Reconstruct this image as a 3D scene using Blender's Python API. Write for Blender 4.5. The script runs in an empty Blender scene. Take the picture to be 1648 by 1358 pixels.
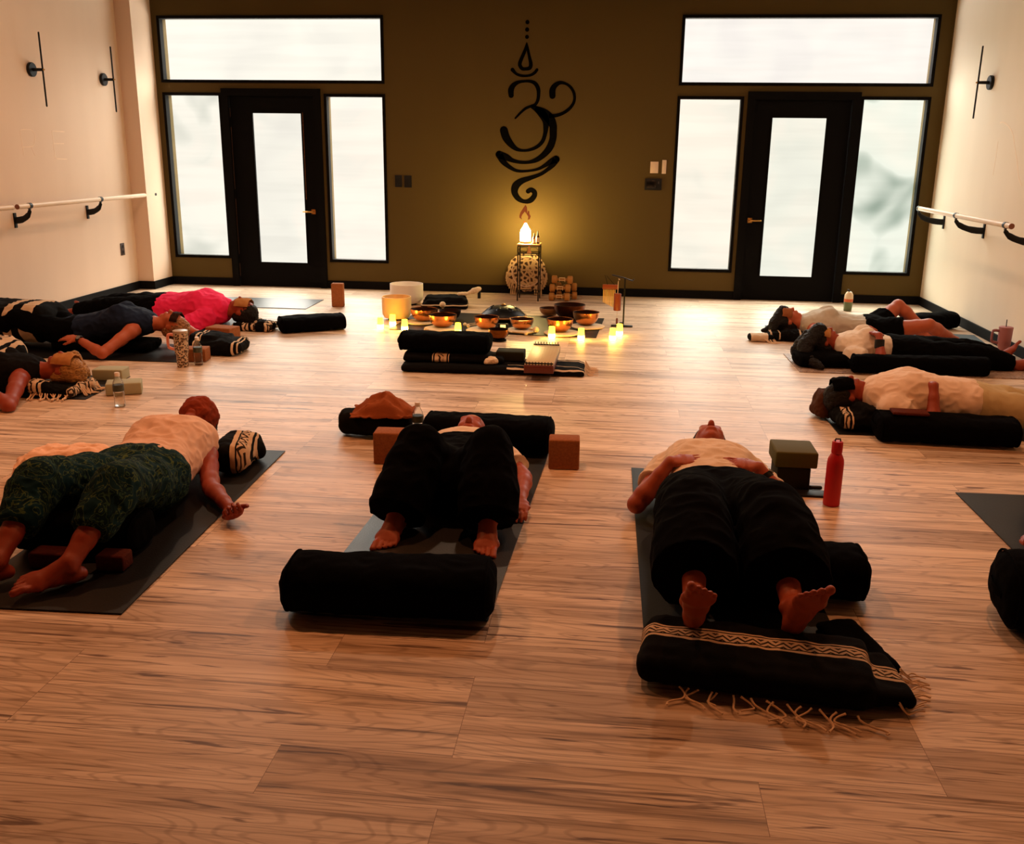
import bpy, bmesh, math, random
import numpy as np
from mathutils import Vector, Matrix, noise
random.seed(7)
SC = bpy.context.scene
COL = SC.collection
PI = math.pi

# ------------------------------------------------------------------ camera
F_PX, PITCH, YAW, ROLL = 1545.378, 0.27616481, -0.10719851, 0.01257162
_fw = Vector((math.sin(YAW)*math.cos(PITCH), math.cos(YAW)*math.cos(PITCH), -math.sin(PITCH)))
_rt = Vector((math.cos(YAW), -math.sin(YAW), 0)); _up = _rt.cross(_fw)
_r2 = math.cos(ROLL)*_rt + math.sin(ROLL)*_up
_u2 = -math.sin(ROLL)*_rt + math.cos(ROLL)*_up
cd = bpy.data.cameras.new('camera'); cam = bpy.data.objects.new('camera', cd); COL.objects.link(cam)
cam.matrix_world = Matrix(((_r2.x, _u2.x, -_fw.x, 0), (_r2.y, _u2.y, -_fw.y, 0), (_r2.z, _u2.z, -_fw.z, 1.5), (0, 0, 0, 1)))
cd.sensor_width = 36; cd.lens = 36*F_PX/1648; cd.clip_start = .05
SC.camera = cam

# ------------------------------------------------------------------ exposure
vs = SC.view_settings
vs.view_transform = 'Standard'; vs.look = 'None'; vs.gamma = 1; vs.use_curve_mapping = False
vs.exposure = 0.0

# ------------------------------------------------------------------ world: bright overcast sky, dim at the horizon, boosted above and below to light the room
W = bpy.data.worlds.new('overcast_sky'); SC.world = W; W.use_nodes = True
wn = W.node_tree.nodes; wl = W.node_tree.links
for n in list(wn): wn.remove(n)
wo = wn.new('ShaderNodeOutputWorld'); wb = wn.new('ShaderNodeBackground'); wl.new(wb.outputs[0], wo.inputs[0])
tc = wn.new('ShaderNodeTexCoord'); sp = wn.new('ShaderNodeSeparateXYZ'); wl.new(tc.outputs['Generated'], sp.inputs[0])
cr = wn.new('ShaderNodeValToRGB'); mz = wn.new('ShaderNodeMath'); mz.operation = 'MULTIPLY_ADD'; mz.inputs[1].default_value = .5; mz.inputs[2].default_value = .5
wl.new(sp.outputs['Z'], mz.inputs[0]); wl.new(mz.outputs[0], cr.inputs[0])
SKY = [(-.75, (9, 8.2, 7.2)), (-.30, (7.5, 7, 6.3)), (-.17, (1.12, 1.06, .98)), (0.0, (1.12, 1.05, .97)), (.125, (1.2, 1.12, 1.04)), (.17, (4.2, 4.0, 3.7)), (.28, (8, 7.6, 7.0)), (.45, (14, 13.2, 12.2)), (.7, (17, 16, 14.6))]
el = cr.color_ramp.elements
while len(el) < len(SKY): el.new(.5)
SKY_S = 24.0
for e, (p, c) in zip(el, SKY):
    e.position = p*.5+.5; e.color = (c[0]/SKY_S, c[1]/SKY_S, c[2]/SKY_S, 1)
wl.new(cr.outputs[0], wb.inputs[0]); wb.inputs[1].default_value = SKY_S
W.cycles.sampling_method = 'MANUAL'; W.cycles.sample_map_resolution = 256
SC.cycles.max_bounces = 8; SC.cycles.diffuse_bounces = 4; SC.cycles.transparent_max_bounces = 12
SC.cycles.caustics_reflective = False; SC.cycles.caustics_refractive = False
SC.cycles.sample_clamp_indirect = 6

BACK = 10.36; LEFT = -5.15; RIGHT = 3.13; FRONT = -2.2; CEIL = 3.62
def portal(x0, x1, z0, z1):
    l = bpy.data.lights.new('window_portal', 'AREA'); l.shape = 'RECTANGLE'; l.size = x1-x0; l.size_y = z1-z0
    l.cycles.is_portal = True
    o = bpy.data.objects.new('window_portal', l); COL.objects.link(o)
    o.location = ((x0+x1)/2, BACK+.02, (z0+z1)/2); o.rotation_euler = (-PI/2, 0, 0)
# added warm fill lamps in the ceiling, out of view (fixtures built further down)
DOWN = [(-3.2, 4.3), (-1.0, 4.3), (1.4, 4.3), (-3.2, 7.0), (-1.0, 7.0), (1.4, 7.0)]
DOWN_E = 30
for x, y in DOWN:
    l = bpy.data.lights.new('fill_lamp', 'AREA'); l.shape = 'DISK'; l.size = .12
    l.energy = DOWN_E*(1.05 if y < 5 else .95); l.color = (1, .36, .13) if y < 5 else (1, .64, .40); l.spread = math.radians(170)
    o = bpy.data.objects.new('fill_lamp', l); COL.objects.link(o); o.location = (x, y, CEIL-.012)

# ------------------------------------------------------------------ colour and materials
def lin(r, g, b):
    f = lambda v: v/255/12.92 if v/255 <= .04045 else ((v/255+.055)/1.055)**2.4
    return (f(r), f(g), f(b), 1)
def newmat(name):
    m = bpy.data.materials.new(name); m.use_nodes = True
    nt = m.node_tree; bs = nt.nodes['Principled BSDF']
    return m, nt, nt.nodes, nt.links, bs
def bump(nt, bs, src, strength=.3, dist=.01):
    b = nt.nodes.new('ShaderNodeBump'); b.inputs['Strength'].default_value = strength; b.inputs['Distance'].default_value = dist
    nt.links.new(src, b.inputs['Height']); nt.links.new(b.outputs[0], bs.inputs['Normal'])
def mat(name, c, rough=.6, spec=.5, metal=0, var=.12, scale=12, bmp=0, bscale=None, emit=None, estr=0, sheen=0, coat=0):
    """plain surface with a mild procedural mottling"""
    m, nt, N, L, bs = newmat(name)
    t = N.new('ShaderNodeTexCoord'); n = N.new('ShaderNodeTexNoise'); n.inputs['Scale'].default_value = scale; n.inputs['Detail'].default_value = 4
    L.new(t.outputs['Object'], n.inputs['Vector'])
    mx = N.new('ShaderNodeMix'); mx.data_type = 'RGBA'
    mx.inputs['A'].default_value = tuple(v*(1-var) for v in c[:3])+(1,)
    mx.inputs['B'].default_value = tuple(min(1, v*(1+var)) for v in c[:3])+(1,)
    L.new(n.outputs['Fac'], mx.inputs['Factor']); L.new(mx.outputs['Result'], bs.inputs['Base Color'])
    bs.inputs['Roughness'].default_value = rough; bs.inputs['Specular IOR Level'].default_value = spec; bs.inputs['Metallic'].default_value = metal
    if sheen: bs.inputs['Sheen Weight'].default_value = sheen
    if coat: bs.inputs['Coat Weight'].default_value = coat
    if emit: bs.inputs['Emission Color'].default_value = emit; bs.inputs['Emission Strength'].default_value = estr
    if bmp:
        n2 = N.new('ShaderNodeTexNoise'); n2.inputs['Scale'].default_value = bscale or 200; n2.inputs['Detail'].default_value = 3
        L.new(t.outputs['Object'], n2.inputs['Vector']); bump(nt, bs, n2.outputs['Fac'], bmp, .004)
    return m
def ramp(N, stops, interp='LINEAR'):
    r = N.new('ShaderNodeValToRGB'); r.color_ramp.interpolation = interp
    e = r.color_ramp.elements
    while len(e) < len(stops): e.new(.5)
    for a, (p, c) in zip(e, stops): a.position = p; a.color = c
    return r

def wood_floor():
    m, nt, N, L, bs = newmat('plank_floor')
    g = N.new('ShaderNodeNewGeometry'); mp = N.new('ShaderNodeMapping'); L.new(g.outputs['Position'], mp.inputs['Vector'])
    mp.inputs['Location'].default_value = (.37, -.104, 0)
    br = N.new('ShaderNodeTexBrick'); L.new(mp.outputs[0], br.inputs['Vector'])
    br.inputs['Scale'].default_value = 1; br.inputs['Brick Width'].default_value = 1.22; br.inputs['Row Height'].default_value = .2
    br.inputs['Mortar Size'].default_value = .0008; br.inputs['Mortar Smooth'].default_value = .3
    br.offset = .37; br.offset_frequency = 3; br.squash = 1
    br.inputs['Color1'].default_value = (0, 0, 0, 1); br.inputs['Color2'].default_value = (1, 1, 1, 1); br.inputs['Mortar'].default_value = (.5, .5, .5, 1)
    # offset the grain per plank so that it breaks at the seams
    off = N.new('ShaderNodeVectorMath'); off.operation = 'SCALE'; L.new(br.outputs['Color'], off.inputs[0]); off.inputs['Scale'].default_value = 37
    ad = N.new('ShaderNodeVectorMath'); ad.operation = 'ADD'; L.new(g.outputs['Position'], ad.inputs[0]); L.new(off.outputs[0], ad.inputs[1])
    def grain(sx, sy, det, dist, rough=.55):
        q = N.new('ShaderNodeMapping'); q.inputs['Scale'].default_value = (sx, sy, 1); L.new(ad.outputs[0], q.inputs[0])
        n = N.new('ShaderNodeTexNoise'); n.inputs['Scale'].default_value = 1; n.inputs['Detail'].default_value = det
        n.inputs['Distortion'].default_value = dist; n.inputs['Roughness'].default_value = rough
        L.new(q.outputs[0], n.inputs['Vector']); return n.outputs['Fac']
    a = grain(.55, 7, 6, 1.2); b = grain(1.6, 75, 5, .8, .62); c = grain(1.1, 22, 4, 2.2); w = grain(1.0, 6.5, 2, .5)
    # cathedral rings: contours of a slow stretched noise
    mu = N.new('ShaderNodeMath'); mu.operation = 'MULTIPLY'; L.new(w, mu.inputs[0]); mu.inputs[1].default_value = 110
    si = N.new('ShaderNodeMath'); si.operation = 'SINE'; L.new(mu.outputs[0], si.inputs[0])
    ra = ramp(N, [(.28, lin(156, 128, 104)), (.40, lin(212, 186, 158)), (.54, lin(240, 218, 194)), (.8, lin(248, 230, 208))]); L.new(a, ra.inputs[0])
    rb = ramp(N, [(.35, (.40, .34, .29, 1)), (.43, (.80, .76, .72, 1)), (.54, (1, 1, 1, 1))]); L.new(b, rb.inputs[0])
    rc = ramp(N, [(.33, lin(110, 74, 50)), (.39, (1, 1, 1, 1))]); L.new(c, rc.inputs[0])
    rs = ramp(N, [(0.0, (1, 1, 1, 1)), (.72, (1, 1, 1, 1)), (1.0, (.58, .51, .44, 1))]); ms = N.new('ShaderNodeMapRange')
    ms.inputs['From Min'].default_value = -1; L.new(si.outputs[0], ms.inputs['Value']); L.new(ms.outputs[0], rs.inputs[0])
    rp = ramp(N, [(0, (.74, .71, .69, 1)), (.3, (.91, .89, .88, 1)), (.6, (1, .99, .99, 1)), (1, (1.0, 1.0, 1.0, 1))]); L.new(br.outputs['Color'], rp.inputs[0])
    col = ra.outputs[0]
    for r, f in ((rb, .85), (rc, .85), (rs, .55), (rp, 1)):
        x = N.new('ShaderNodeMix'); x.data_type = 'RGBA'; x.blend_type = 'MULTIPLY'; x.inputs['Factor'].default_value = f
        L.new(col, x.inputs['A']); L.new(r.outputs[0], x.inputs['B']); col = x.outputs['Result']
    x = N.new('ShaderNodeMix'); x.data_type = 'RGBA'; L.new(br.outputs['Fac'], x.inputs['Factor']); L.new(col, x.inputs['A']); x.inputs['B'].default_value = lin(120, 86, 62)
    L.new(x.outputs['Result'], bs.inputs['Base Color'])
    rr = N.new('ShaderNodeMapRange'); L.new(b, rr.inputs['Value']); rr.inputs['To Min'].default_value = .37; rr.inputs['To Max'].default_value = .50
    L.new(rr.outputs[0], bs.inputs['Roughness']); bs.inputs['Specular IOR Level'].default_value = .34
    bump(nt, bs, b, .12, .002)
    return m

def wall_paint(name, c, c2, streak=.1):
    m, nt, N, L, bs = newmat(name)
    g = N.new('ShaderNodeNewGeometry')
    n = N.new('ShaderNodeTexNoise'); n.inputs['Scale'].default_value = .8; n.inputs['Detail'].default_value = 3; L.new(g.outputs['Position'], n.inputs['Vector'])
    q = N.new('ShaderNodeMapping'); q.inputs['Scale'].default_value = (2.5, 2.5, .5); L.new(g.outputs['Position'], q.inputs[0])
    n3 = N.new('ShaderNodeTexNoise'); n3.inputs['Scale'].default_value = 1.5; n3.inputs['Detail'].default_value = 2; L.new(q.outputs[0], n3.inputs['Vector'])
    mx = N.new('ShaderNodeMix'); mx.data_type = 'RGBA'; mx.inputs['A'].default_value = c; mx.inputs['B'].default_value = c2
    mm = N.new('ShaderNodeMath'); mm.operation = 'MULTIPLY_ADD'; L.new(n.outputs['Fac'], mm.inputs[0]); mm.inputs[1].default_value = .5
    m4 = N.new('ShaderNodeMath'); m4.operation = 'MULTIPLY'; m4.inputs[1].default_value = .5; L.new(n3.outputs['Fac'], m4.inputs[0]); L.new(m4.outputs[0], mm.inputs[2])
    L.new(mm.outputs[0], mx.inputs['Factor']); L.new(mx.outputs['Result'], bs.inputs['Base Color'])
    bs.inputs['Roughness'].default_value = .75; bs.inputs['Specular IOR Level'].default_value = .25
    n2 = N.new('ShaderNodeTexNoise'); n2.inputs['Scale'].default_value = 90; L.new(g.outputs['Position'], n2.inputs['Vector']); bump(nt, bs, n2.outputs['Fac'], .15, .003)
    return m

def pane_mat(name, seed, smudge=0.0, base=(.97, .97, .96)):
    """frosted film: lets the daylight through, with the pale blur of what stands outside"""
    m = bpy.data.materials.new(name); m.use_nodes = True; nt = m.node_tree; N = nt.nodes; L = nt.links
    for n in list(N): N.remove(n)
    o = N.new('ShaderNodeOutputMaterial'); tr = N.new('ShaderNodeBsdfTransparent')
    t = N.new('ShaderNodeNewGeometry'); mp = N.new('ShaderNodeMapping'); mp.inputs['Location'].default_value = (seed*3.1, 0, seed*1.7); L.new(t.outputs['Position'], mp.inputs[0])
    n = N.new('ShaderNodeTexNoise'); n.inputs['Scale'].default_value = 1.7; n.inputs['Detail'].default_value = 1.5; n.inputs['Roughness'].default_value = .45; n.inputs['Distortion'].default_value = .8; L.new(mp.outputs[0], n.inputs['Vector'])
    b = base
    r = ramp(N, [(.28, (b[0]*(1-smudge), b[1]*(1-smudge*.86), b[2]*(1-smudge*.93), 1)), (.46, (b[0]*.97, b[1]*.98, b[2]*.97, 1)), (.68, (b[0]*1.02, b[1]*1.0, b[2]*.985, 1))]); L.new(n.outputs['Fac'], r.inputs[0])
    q = N.new('ShaderNodeMapping'); q.inputs['Scale'].default_value = (.6, 1, 7); L.new(mp.outputs[0], q.inputs[0])
    n2 = N.new('ShaderNodeTexNoise'); n2.inputs['Scale'].default_value = 1.3; n2.inputs['Detail'].default_value = 2; L.new(q.outputs[0], n2.inputs['Vector'])
    r2 = ramp(N, [(.35, (.97, .97, .97, 1)), (.6, (1, 1, 1, 1))]); L.new(n2.outputs['Fac'], r2.inputs[0])
    x = N.new('ShaderNodeMix'); x.data_type = 'RGBA'; x.blend_type = 'MULTIPLY'; x.inputs['Factor'].default_value = 1
    L.new(r.outputs[0], x.inputs['A']); L.new(r2.outputs[0], x.inputs['B'])
    L.new(x.outputs['Result'], tr.inputs[0]); L.new(tr.outputs[0], o.inputs[0])
    return m

def stripes_mat(name, stops, axis='X', length=1.0, zig=0.0, rough=.95, period=None):
    """woven blanket: stripes across one object axis given in metres (0 at the object's origin), with a woven zigzag band"""
    m, nt, N, L, bs = newmat(name)
    t = N.new('ShaderNodeTexCoord'); s = N.new('ShaderNodeSeparateXYZ'); L.new(t.outputs['Object'], s.inputs[0])
    ix = 'XYZ'.index(axis); oth = 'YXX'[ix]
    v = s.outputs[axis]
    n = N.new('ShaderNodeTexNoise'); n.inputs['Scale'].default_value = 9; L.new(t.outputs['Object'], n.inputs['Vector'])
    a = N.new('ShaderNodeMath'); a.operation = 'MULTIPLY_ADD'; L.new(n.outputs['Fac'], a.inputs[0]); a.inputs[1].default_value = .012; L.new(v, a.inputs[2])
    if zig:
        k = N.new('ShaderNodeMath'); k.operation = 'PINGPONG'; L.new(s.outputs[oth], k.inputs[0]); k.inputs[1].default_value = zig
        a2 = N.new('ShaderNodeMath'); a2.operation = 'ADD'; L.new(a.outputs[0], a2.inputs[0]); L.new(k.outputs[0], a2.inputs[1]); zz = a2.outputs[0]
    d = N.new('ShaderNodeMath'); d.operation = 'DIVIDE'; L.new(a.outputs[0], d.inputs[0]); d.inputs[1].default_value = length
    src = d.outputs[0]
    if period:
        f = N.new('ShaderNodeMath'); f.operation = 'FRACT'; L.new(src, f.inputs[0]); src = f.outputs[0]
    r = ramp(N, stops, 'CONSTANT'); L.new(src, r.inputs[0]); col = r.outputs[0]
    if zig:
        w = N.new('ShaderNodeMath'); w.operation = 'MULTIPLY'; L.new(zz, w.inputs[0]); w.inputs[1].default_value = 1/(zig*1.0)
        fr = N.new('ShaderNodeMath'); fr.operation = 'FRACT'; L.new(w.outputs[0], fr.inputs[0])
        rz = ramp(N, [(0, (.06, .05, .045, 1)), (.42, (1, 1, 1, 1))], 'CONSTANT'); L.new(fr.outputs[0], rz.inputs[0])
        x = N.new('ShaderNodeMix'); x.data_type = 'RGBA'; x.blend_type = 'MULTIPLY'
        L.new(r.outputs['Alpha'], x.inputs['Factor']); L.new(col, x.inputs['A']); L.new(rz.outputs[0], x.inputs['B']); col = x.outputs['Result']
    L.new(col, bs.inputs['Base Color']); bs.inputs['Roughness'].default_value = rough; bs.inputs['Specular IOR Level'].default_value = .1
    wv = N.new('ShaderNodeTexNoise'); wv.inputs['Scale'].default_value = 180; L.new(t.outputs['Object'], wv.inputs['Vector']); bump(nt, bs, wv.outputs['Fac'], .3, .003)
    return m

# ------------------------------------------------------------------ mesh building
def frame_of(t, up=Vector((0, 0, 1))):
    t = t.normalized()
    if abs(t.dot(up)) > .97: up = Vector((0, 1, 0)) if abs(t.y) < .9 else Vector((1, 0, 0))
    s = t.cross(up).normalized(); return s, s.cross(t).normalized()
class MB:
    def __init__(self): self.v = []; self.f = []
    def add(self, vs_, fs_):
        n = len(self.v); self.v += [Vector(v) for v in vs_]; self.f += [tuple(i+n for i in f) for f in fs_]
    def box(self, c, s, rz=0, rot=None):
        M = rot or Matrix.Rotation(rz, 3, 'Z'); c = Vector(c)
        vs_ = [c + M @ Vector((x*s[0]/2, y*s[1]/2, z*s[2]/2)) for x in (-1, 1) for y in (-1, 1) for z in (-1, 1)]
        self.add(vs_, [(0, 1, 3, 2), (4, 6, 7, 5), (0, 4, 5, 1), (2, 3, 7, 6), (0, 2, 6, 4), (1, 5, 7, 3)]); return self
    def rings(self, R, caps=True, close=False):
        n = len(R[0]); b = len(self.v)
        for r in R: self.v += [Vector(p) for p in r]
        m = len(R)
        for i in range(m if close else m-1):
            for j in range(n):
                a, c = b+i*n+j, b+i*n+(j+1) % n; d, e = b+((i+1) % m)*n+(j+1) % n, b+((i+1) % m)*n+j
                self.f.append((a, c, d, e))
        if caps and not close:
            self.f.append(tuple(b+j for j in reversed(range(n)))); self.f.append(tuple(b+(m-1)*n+j for j in range(n)))
        return self
    def limb(self, P, R, up=(0, 0, 1), n=14, sup=1.0, hemi=True):
        """tapered tube through the points P; R = radius or (side, up) radii; rounded ends; sup<1 squares the section"""
        P = [Vector(p) for p in P]; up = Vector(up)
        R = [r if isinstance(r, (tuple, list)) else (r, r) for r in R]
        T = []
        for i in range(len(P)):
            a = P[max(i-1, 0)]; b = P[min(i+1, len(P)-1)]; T.append((b-a).normalized())
        def ring(c, t, ra, rb):
            s, u = frame_of(t, up); out = []
            for k in range(n):
                q = 2*PI*k/n; cx, sx = math.cos(q), math.sin(q)
                cx = math.copysign(abs(cx)**sup, cx); sx = math.copysign(abs(sx)**sup, sx)
                out.append(c + s*ra*cx + u*rb*sx)
            return out
        RR = []
        if hemi:
            for a in (80, 55, 28):
                q = math.radians(a); m = min(R[0]); RR.append(ring(P[0]-T[0]*m*math.sin(q), T[0], R[0][0]*math.cos(q), R[0][1]*math.cos(q)))
        for p, t, r in zip(P, T, R): RR.append(ring(p, t, *r))
        if hemi:
            for a in (28, 55, 80):
                q = math.radians(a); m = min(R[-1]); RR.append(ring(P[-1]+T[-1]*m*math.sin(q), T[-1], R[-1][0]*math.cos(q), R[-1][1]*math.cos(q)))
        return self.rings(RR)
    def ell(self, c, r, M=None, n=16, m=10):
        c = Vector(c); M = M or Matrix.Identity(3); RR = []
        for i in range(1, m):
            t = -PI/2+PI*i/m
            RR.append([c+M @ Vector((r[0]*math.cos(t)*math.cos(2*PI*k/n), r[1]*math.cos(t)*math.sin(2*PI*k/n), r[2]*math.sin(t))) for k in range(n)])
        b = len(self.v); self.rings(RR, caps=False)
        lo = len(self.v); self.v.append(c+M @ Vector((0, 0, -r[2]))); self.v.append(c+M @ Vector((0, 0, r[2])))
        for k in range(n):
            self.f.append((b+(k+1) % n, b+k, lo)); self.f.append((b+(m-2)*n+k, b+(m-2)*n+(k+1) % n, lo+1))
        return self
    def lathe(self, prof, c=(0, 0, 0), n=32, M=None):
        c = Vector(c); M = M or Matrix.Identity(3)
        R = [[c+M @ Vector((max(r, .0004)*math.cos(2*PI*k/n), max(r, .0004)*math.sin(2*PI*k/n), z)) for k in range(n)] for r, z in prof]
        return self.rings(R)
    def tube(self, P, r, n=8): return self.limb(P, [r]*len(P), n=n, hemi=False)
    def grid(self, fn, nu, nv, thick=0.0):
        """surface fn(u,v)->Vector, given a thickness downwards along z"""
        b = len(self.v); top = [fn(i/nu, j/nv) for i in range(nu+1) for j in range(nv+1)]
        self.v += top; w = nv+1
        for i in range(nu):
            for j in range(nv): self.f.append((b+i*w+j, b+(i+1)*w+j, b+(i+1)*w+j+1, b+i*w+j+1))
        if thick:
            c = len(self.v); self.v += [p-Vector((0, 0, thick)) for p in top]
            for i in range(nu):
                for j in range(nv): self.f.append((c+i*w+j, c+i*w+j+1, c+(i+1)*w+j+1, c+(i+1)*w+j))
            edge = [i*w for i in range(nu+1)]+[nu*w+j for j in range(1, nv+1)]+[i*w+nv for i in range(nu-1, -1, -1)]+[j for j in range(nv-1, 0, -1)]
            for a, d in zip(edge, edge[1:]+edge[:1]): self.f.append((b+d, b+a, c+a, c+d))
        return self
    def mesh(self, name):
        me = bpy.data.meshes.new(name); me.from_pydata([tuple(v) for v in self.v], [], self.f); me.update()
        bm = bmesh.new(); bm.from_mesh(me); bmesh.ops.recalc_face_normals(bm, faces=bm.faces); bm.to_mesh(me); bm.free(); return me
def tag(o, label=None, cat=None, group=None, kind=None):
    if label: o['label'] = label
    if cat: o['category'] = cat
    if group: o['group'] = group
    if kind: o['kind'] = kind
    return o
def thing(name, label, cat, loc=(0, 0, 0), rz=0, group=None, parent=None):
    o = bpy.data.objects.new(name, None); o.empty_display_size = .05; COL.objects.link(o); o.location = loc; o.rotation_euler = (0, 0, rz)
    return tag(o, label, cat, group)
def smooth_mesh(me, ang=40):
    for p in me.polygons: p.use_smooth = True
    if ang < 180:
        bm = bmesh.new(); bm.from_mesh(me)
        for e in bm.edges: e.smooth = (len(e.link_faces) == 2 and e.calc_face_angle(0) < math.radians(ang))
        bm.to_mesh(me); bm.free()
def obj(name, mb, m, parent=None, loc=None, smooth=True, bev=0, seg=2, sub=0, rz=0, ang=40):
    me = mb if isinstance(mb, bpy.types.Mesh) else mb.mesh(name)
    if bev:
        bm = bmesh.new(); bm.from_mesh(me)
        bmesh.ops.bevel(bm, geom=[e for e in bm.edges if e.calc_face_angle(0) > math.radians(50)], offset=bev, segments=seg, affect='EDGES', profile=.5)
        bm.to_mesh(me); bm.free()
    o = bpy.data.objects.new(name, me); COL.objects.link(o); me.materials.append(m)
    if loc is not None: o.location = loc
    o.rotation_euler = (0, 0, rz)
    if smooth: smooth_mesh(me, ang)
    if sub: md = o.modifiers.new('subdivision', 'SUBSURF'); md.levels = sub; md.render_levels = sub
    if parent: o.parent = parent
    return o
def struct(name, mb, m, parent=None, **k):
    o = obj(name, mb, m, parent, **k)
    if not parent: o['kind'] = 'structure'
    return o
class SB:
    """soft-body builder: rounded volumes blended into one continuous surface (distance field, then surface nets)"""
    def __init__(self, k=.012): self.pr = []; self.k = k
    def limb(self, P, R, up=(0, 0, 1), n=0, sup=1.0, hemi=True):
        P = [Vector(p) for p in P]; R = [r if isinstance(r, (tuple, list)) else (r, r) for r in R]; pw = 2/sup; first = True
        for a, b, ra, rb in zip(P, P[1:], R, R[1:]):
            L_ = (b-a).length
            if L_ < 1e-5: continue
            t = (b-a)/L_; s_, u_ = frame_of(t, Vector(up)); m = max(max(ra), max(rb))
            self.pr.append(('seg', a, L_, t, s_, u_, ra, rb, pw, (hemi, a == P[0], b == P[-1]), self.k, m))
        return self
    def ell(self, c, r, M=None, n=0, m=0):
        self.pr.append(('ell', Vector(c), Vector(r), M or Matrix.Identity(3), self.k)); return self
    def slab(self, c, s, M=None, rf=.9):
        self.pr.append(('box', Vector(c), Vector(s), M or Matrix.Identity(3), min(s)*rf, self.k)); return self
    def roll(self, h, rw, rh, sup, er):
        self.pr.append(('roll', h, rw, rh, 2/sup, er, self.k)); return self
    def bounds(self, p):
        if p[0] == 'seg':
            a = p[1]; b = p[1]+p[3]*p[2]; m = p[11]*1.05
            return [min(a[i], b[i])-m for i in range(3)], [max(a[i], b[i])+m for i in range(3)]
        if p[0] == 'ell' or p[0] == 'box':
            M = p[3]; e = [sum(abs(M[i][j])*p[2][j] for j in range(3)) for i in range(3)]
            return [p[1][i]-e[i] for i in range(3)], [p[1][i]+e[i] for i in range(3)]
        return [-p[1], -p[2], 0], [p[1], p[2], 2*p[3]]
    def dist(self, p, X, Y, Z):
        if p[0] == 'seg':
            _, a, L_, t, s_, u_, ra, rb, pw, hemi, k, m = p
            x, y, z = X-a.x, Y-a.y, Z-a.z
            q = x*t.x+y*t.y+z*t.z; ss = x*s_.x+y*s_.y+z*s_.z; uu = x*u_.x+y*u_.y+z*u_.z
            tt = np.clip(q/L_, 0, 1); A = ra[0]+(rb[0]-ra[0])*tt; B = ra[1]+(rb[1]-ra[1])*tt; ex = np.abs(q-tt*L_); mn = np.minimum(A, B)
            d = ((np.abs(ss/A)**pw+np.abs(uu/B)**pw+(ex/mn)**pw)**(1/pw)-1)*mn
            if not hemi[0] and hemi[1]: d = np.maximum(d, -q)
            if not hemi[0] and hemi[2]: d = np.maximum(d, q-L_)
            return d
        if p[0] == 'ell':
            _, c, r, M, k = p; x, y, z = X-c.x, Y-c.y, Z-c.z
            g = [(x*M[0][i]+y*M[1][i]+z*M[2][i])/r[i] for i in range(3)]
            return (np.sqrt(g[0]**2+g[1]**2+g[2]**2)-1)*min(r)
        if p[0] == 'box':
            _, c, s, M, rr, k = p; x, y, z = X-c.x, Y-c.y, Z-c.z
            g = [np.abs(x*M[0][i]+y*M[1][i]+z*M[2][i])-(s[i]-rr) for i in range(3)]
            return np.sqrt(sum(np.maximum(q, 0)**2 for q in g))+np.minimum(np.maximum(np.maximum(g[0], g[1]), g[2]), 0)-rr
        _, h, rw, rh, pw, er, k = p
        d = ((np.abs(Y/rw)**pw+np.abs((Z-rh)/rh)**pw)**(1/pw)-1)*min(rw, rh)+er; e = np.abs(X)-h+er
        return np.sqrt(np.maximum(d, 0)**2+np.maximum(e, 0)**2)+np.minimum(np.maximum(d, e), 0)-er
    def build(self, vox):
        bb = [self.bounds(p) for p in self.pr]; pad = vox*3
        lo = np.array([min(b[0][i] for b in bb) for i in range(3)])-pad; hi = np.array([max(b[1][i] for b in bb) for i in range(3)])+pad
        N_ = (np.ceil((hi-lo)/vox)+1).astype(int); F = np.full(tuple(N_), 1.0, np.float32)
        ax = [lo[i]+vox*np.arange(N_[i]) for i in range(3)]
        for p, b in zip(self.pr, bb):
            k = p[-2] if p[0] == 'seg' else p[-1]; g = k+vox*2.5
            i0 = [max(0, int((b[0][i]-g-lo[i])/vox)) for i in range(3)]; i1 = [min(N_[i], int((b[1][i]+g-lo[i])/vox)+2) for i in range(3)]
            sl = tuple(slice(a, c) for a, c in zip(i0, i1))
            X, Y, Z = np.meshgrid(ax[0][sl[0]], ax[1][sl[1]], ax[2][sl[2]], indexing='ij', sparse=True)
            d = self.dist(p, X, Y, Z).astype(np.float32); o = F[sl]
            h = np.maximum(k-np.abs(d-o), 0)/k; F[sl] = np.minimum(d, o)-h*h*k*.25
        # surface nets
        S = F < 0; nx, ny, nz = N_-1
        c8 = [S[i:i+nx, j:j+ny, l:l+nz] for i in (0, 1) for j in (0, 1) for l in (0, 1)]
        cnt = sum(c.astype(np.int8) for c in c8); act = (cnt > 0) & (cnt < 8)
        idx = np.full(act.shape, -1, np.int64); I = np.argwhere(act); idx[act] = np.arange(len(I))
        acc = np.zeros((len(I), 3)); num = np.zeros(len(I))
        cor = [(0, 0, 0), (0, 0, 1), (0, 1, 0), (0, 1, 1), (1, 0, 0), (1, 0, 1), (1, 1, 0), (1, 1, 1)]
        for a in range(8):
            for b_ in range(a+1, 8):
                ca, cb = cor[a], cor[b_]
                if sum(abs(ca[i]-cb[i]) for i in range(3)) != 1: continue
                fa = F[I[:, 0]+ca[0], I[:, 1]+ca[1], I[:, 2]+ca[2]]; fb = F[I[:, 0]+cb[0], I[:, 1]+cb[1], I[:, 2]+cb[2]]
                m = (fa < 0) != (fb < 0); t = np.where(m, fa/np.where(m, fa-fb, 1), 0)
                for i in range(3): acc[:, i] += m*(ca[i]+t*(cb[i]-ca[i]))
                num += m
        Vt = lo+vox*(I+acc/num[:, None]); quads = []
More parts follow.
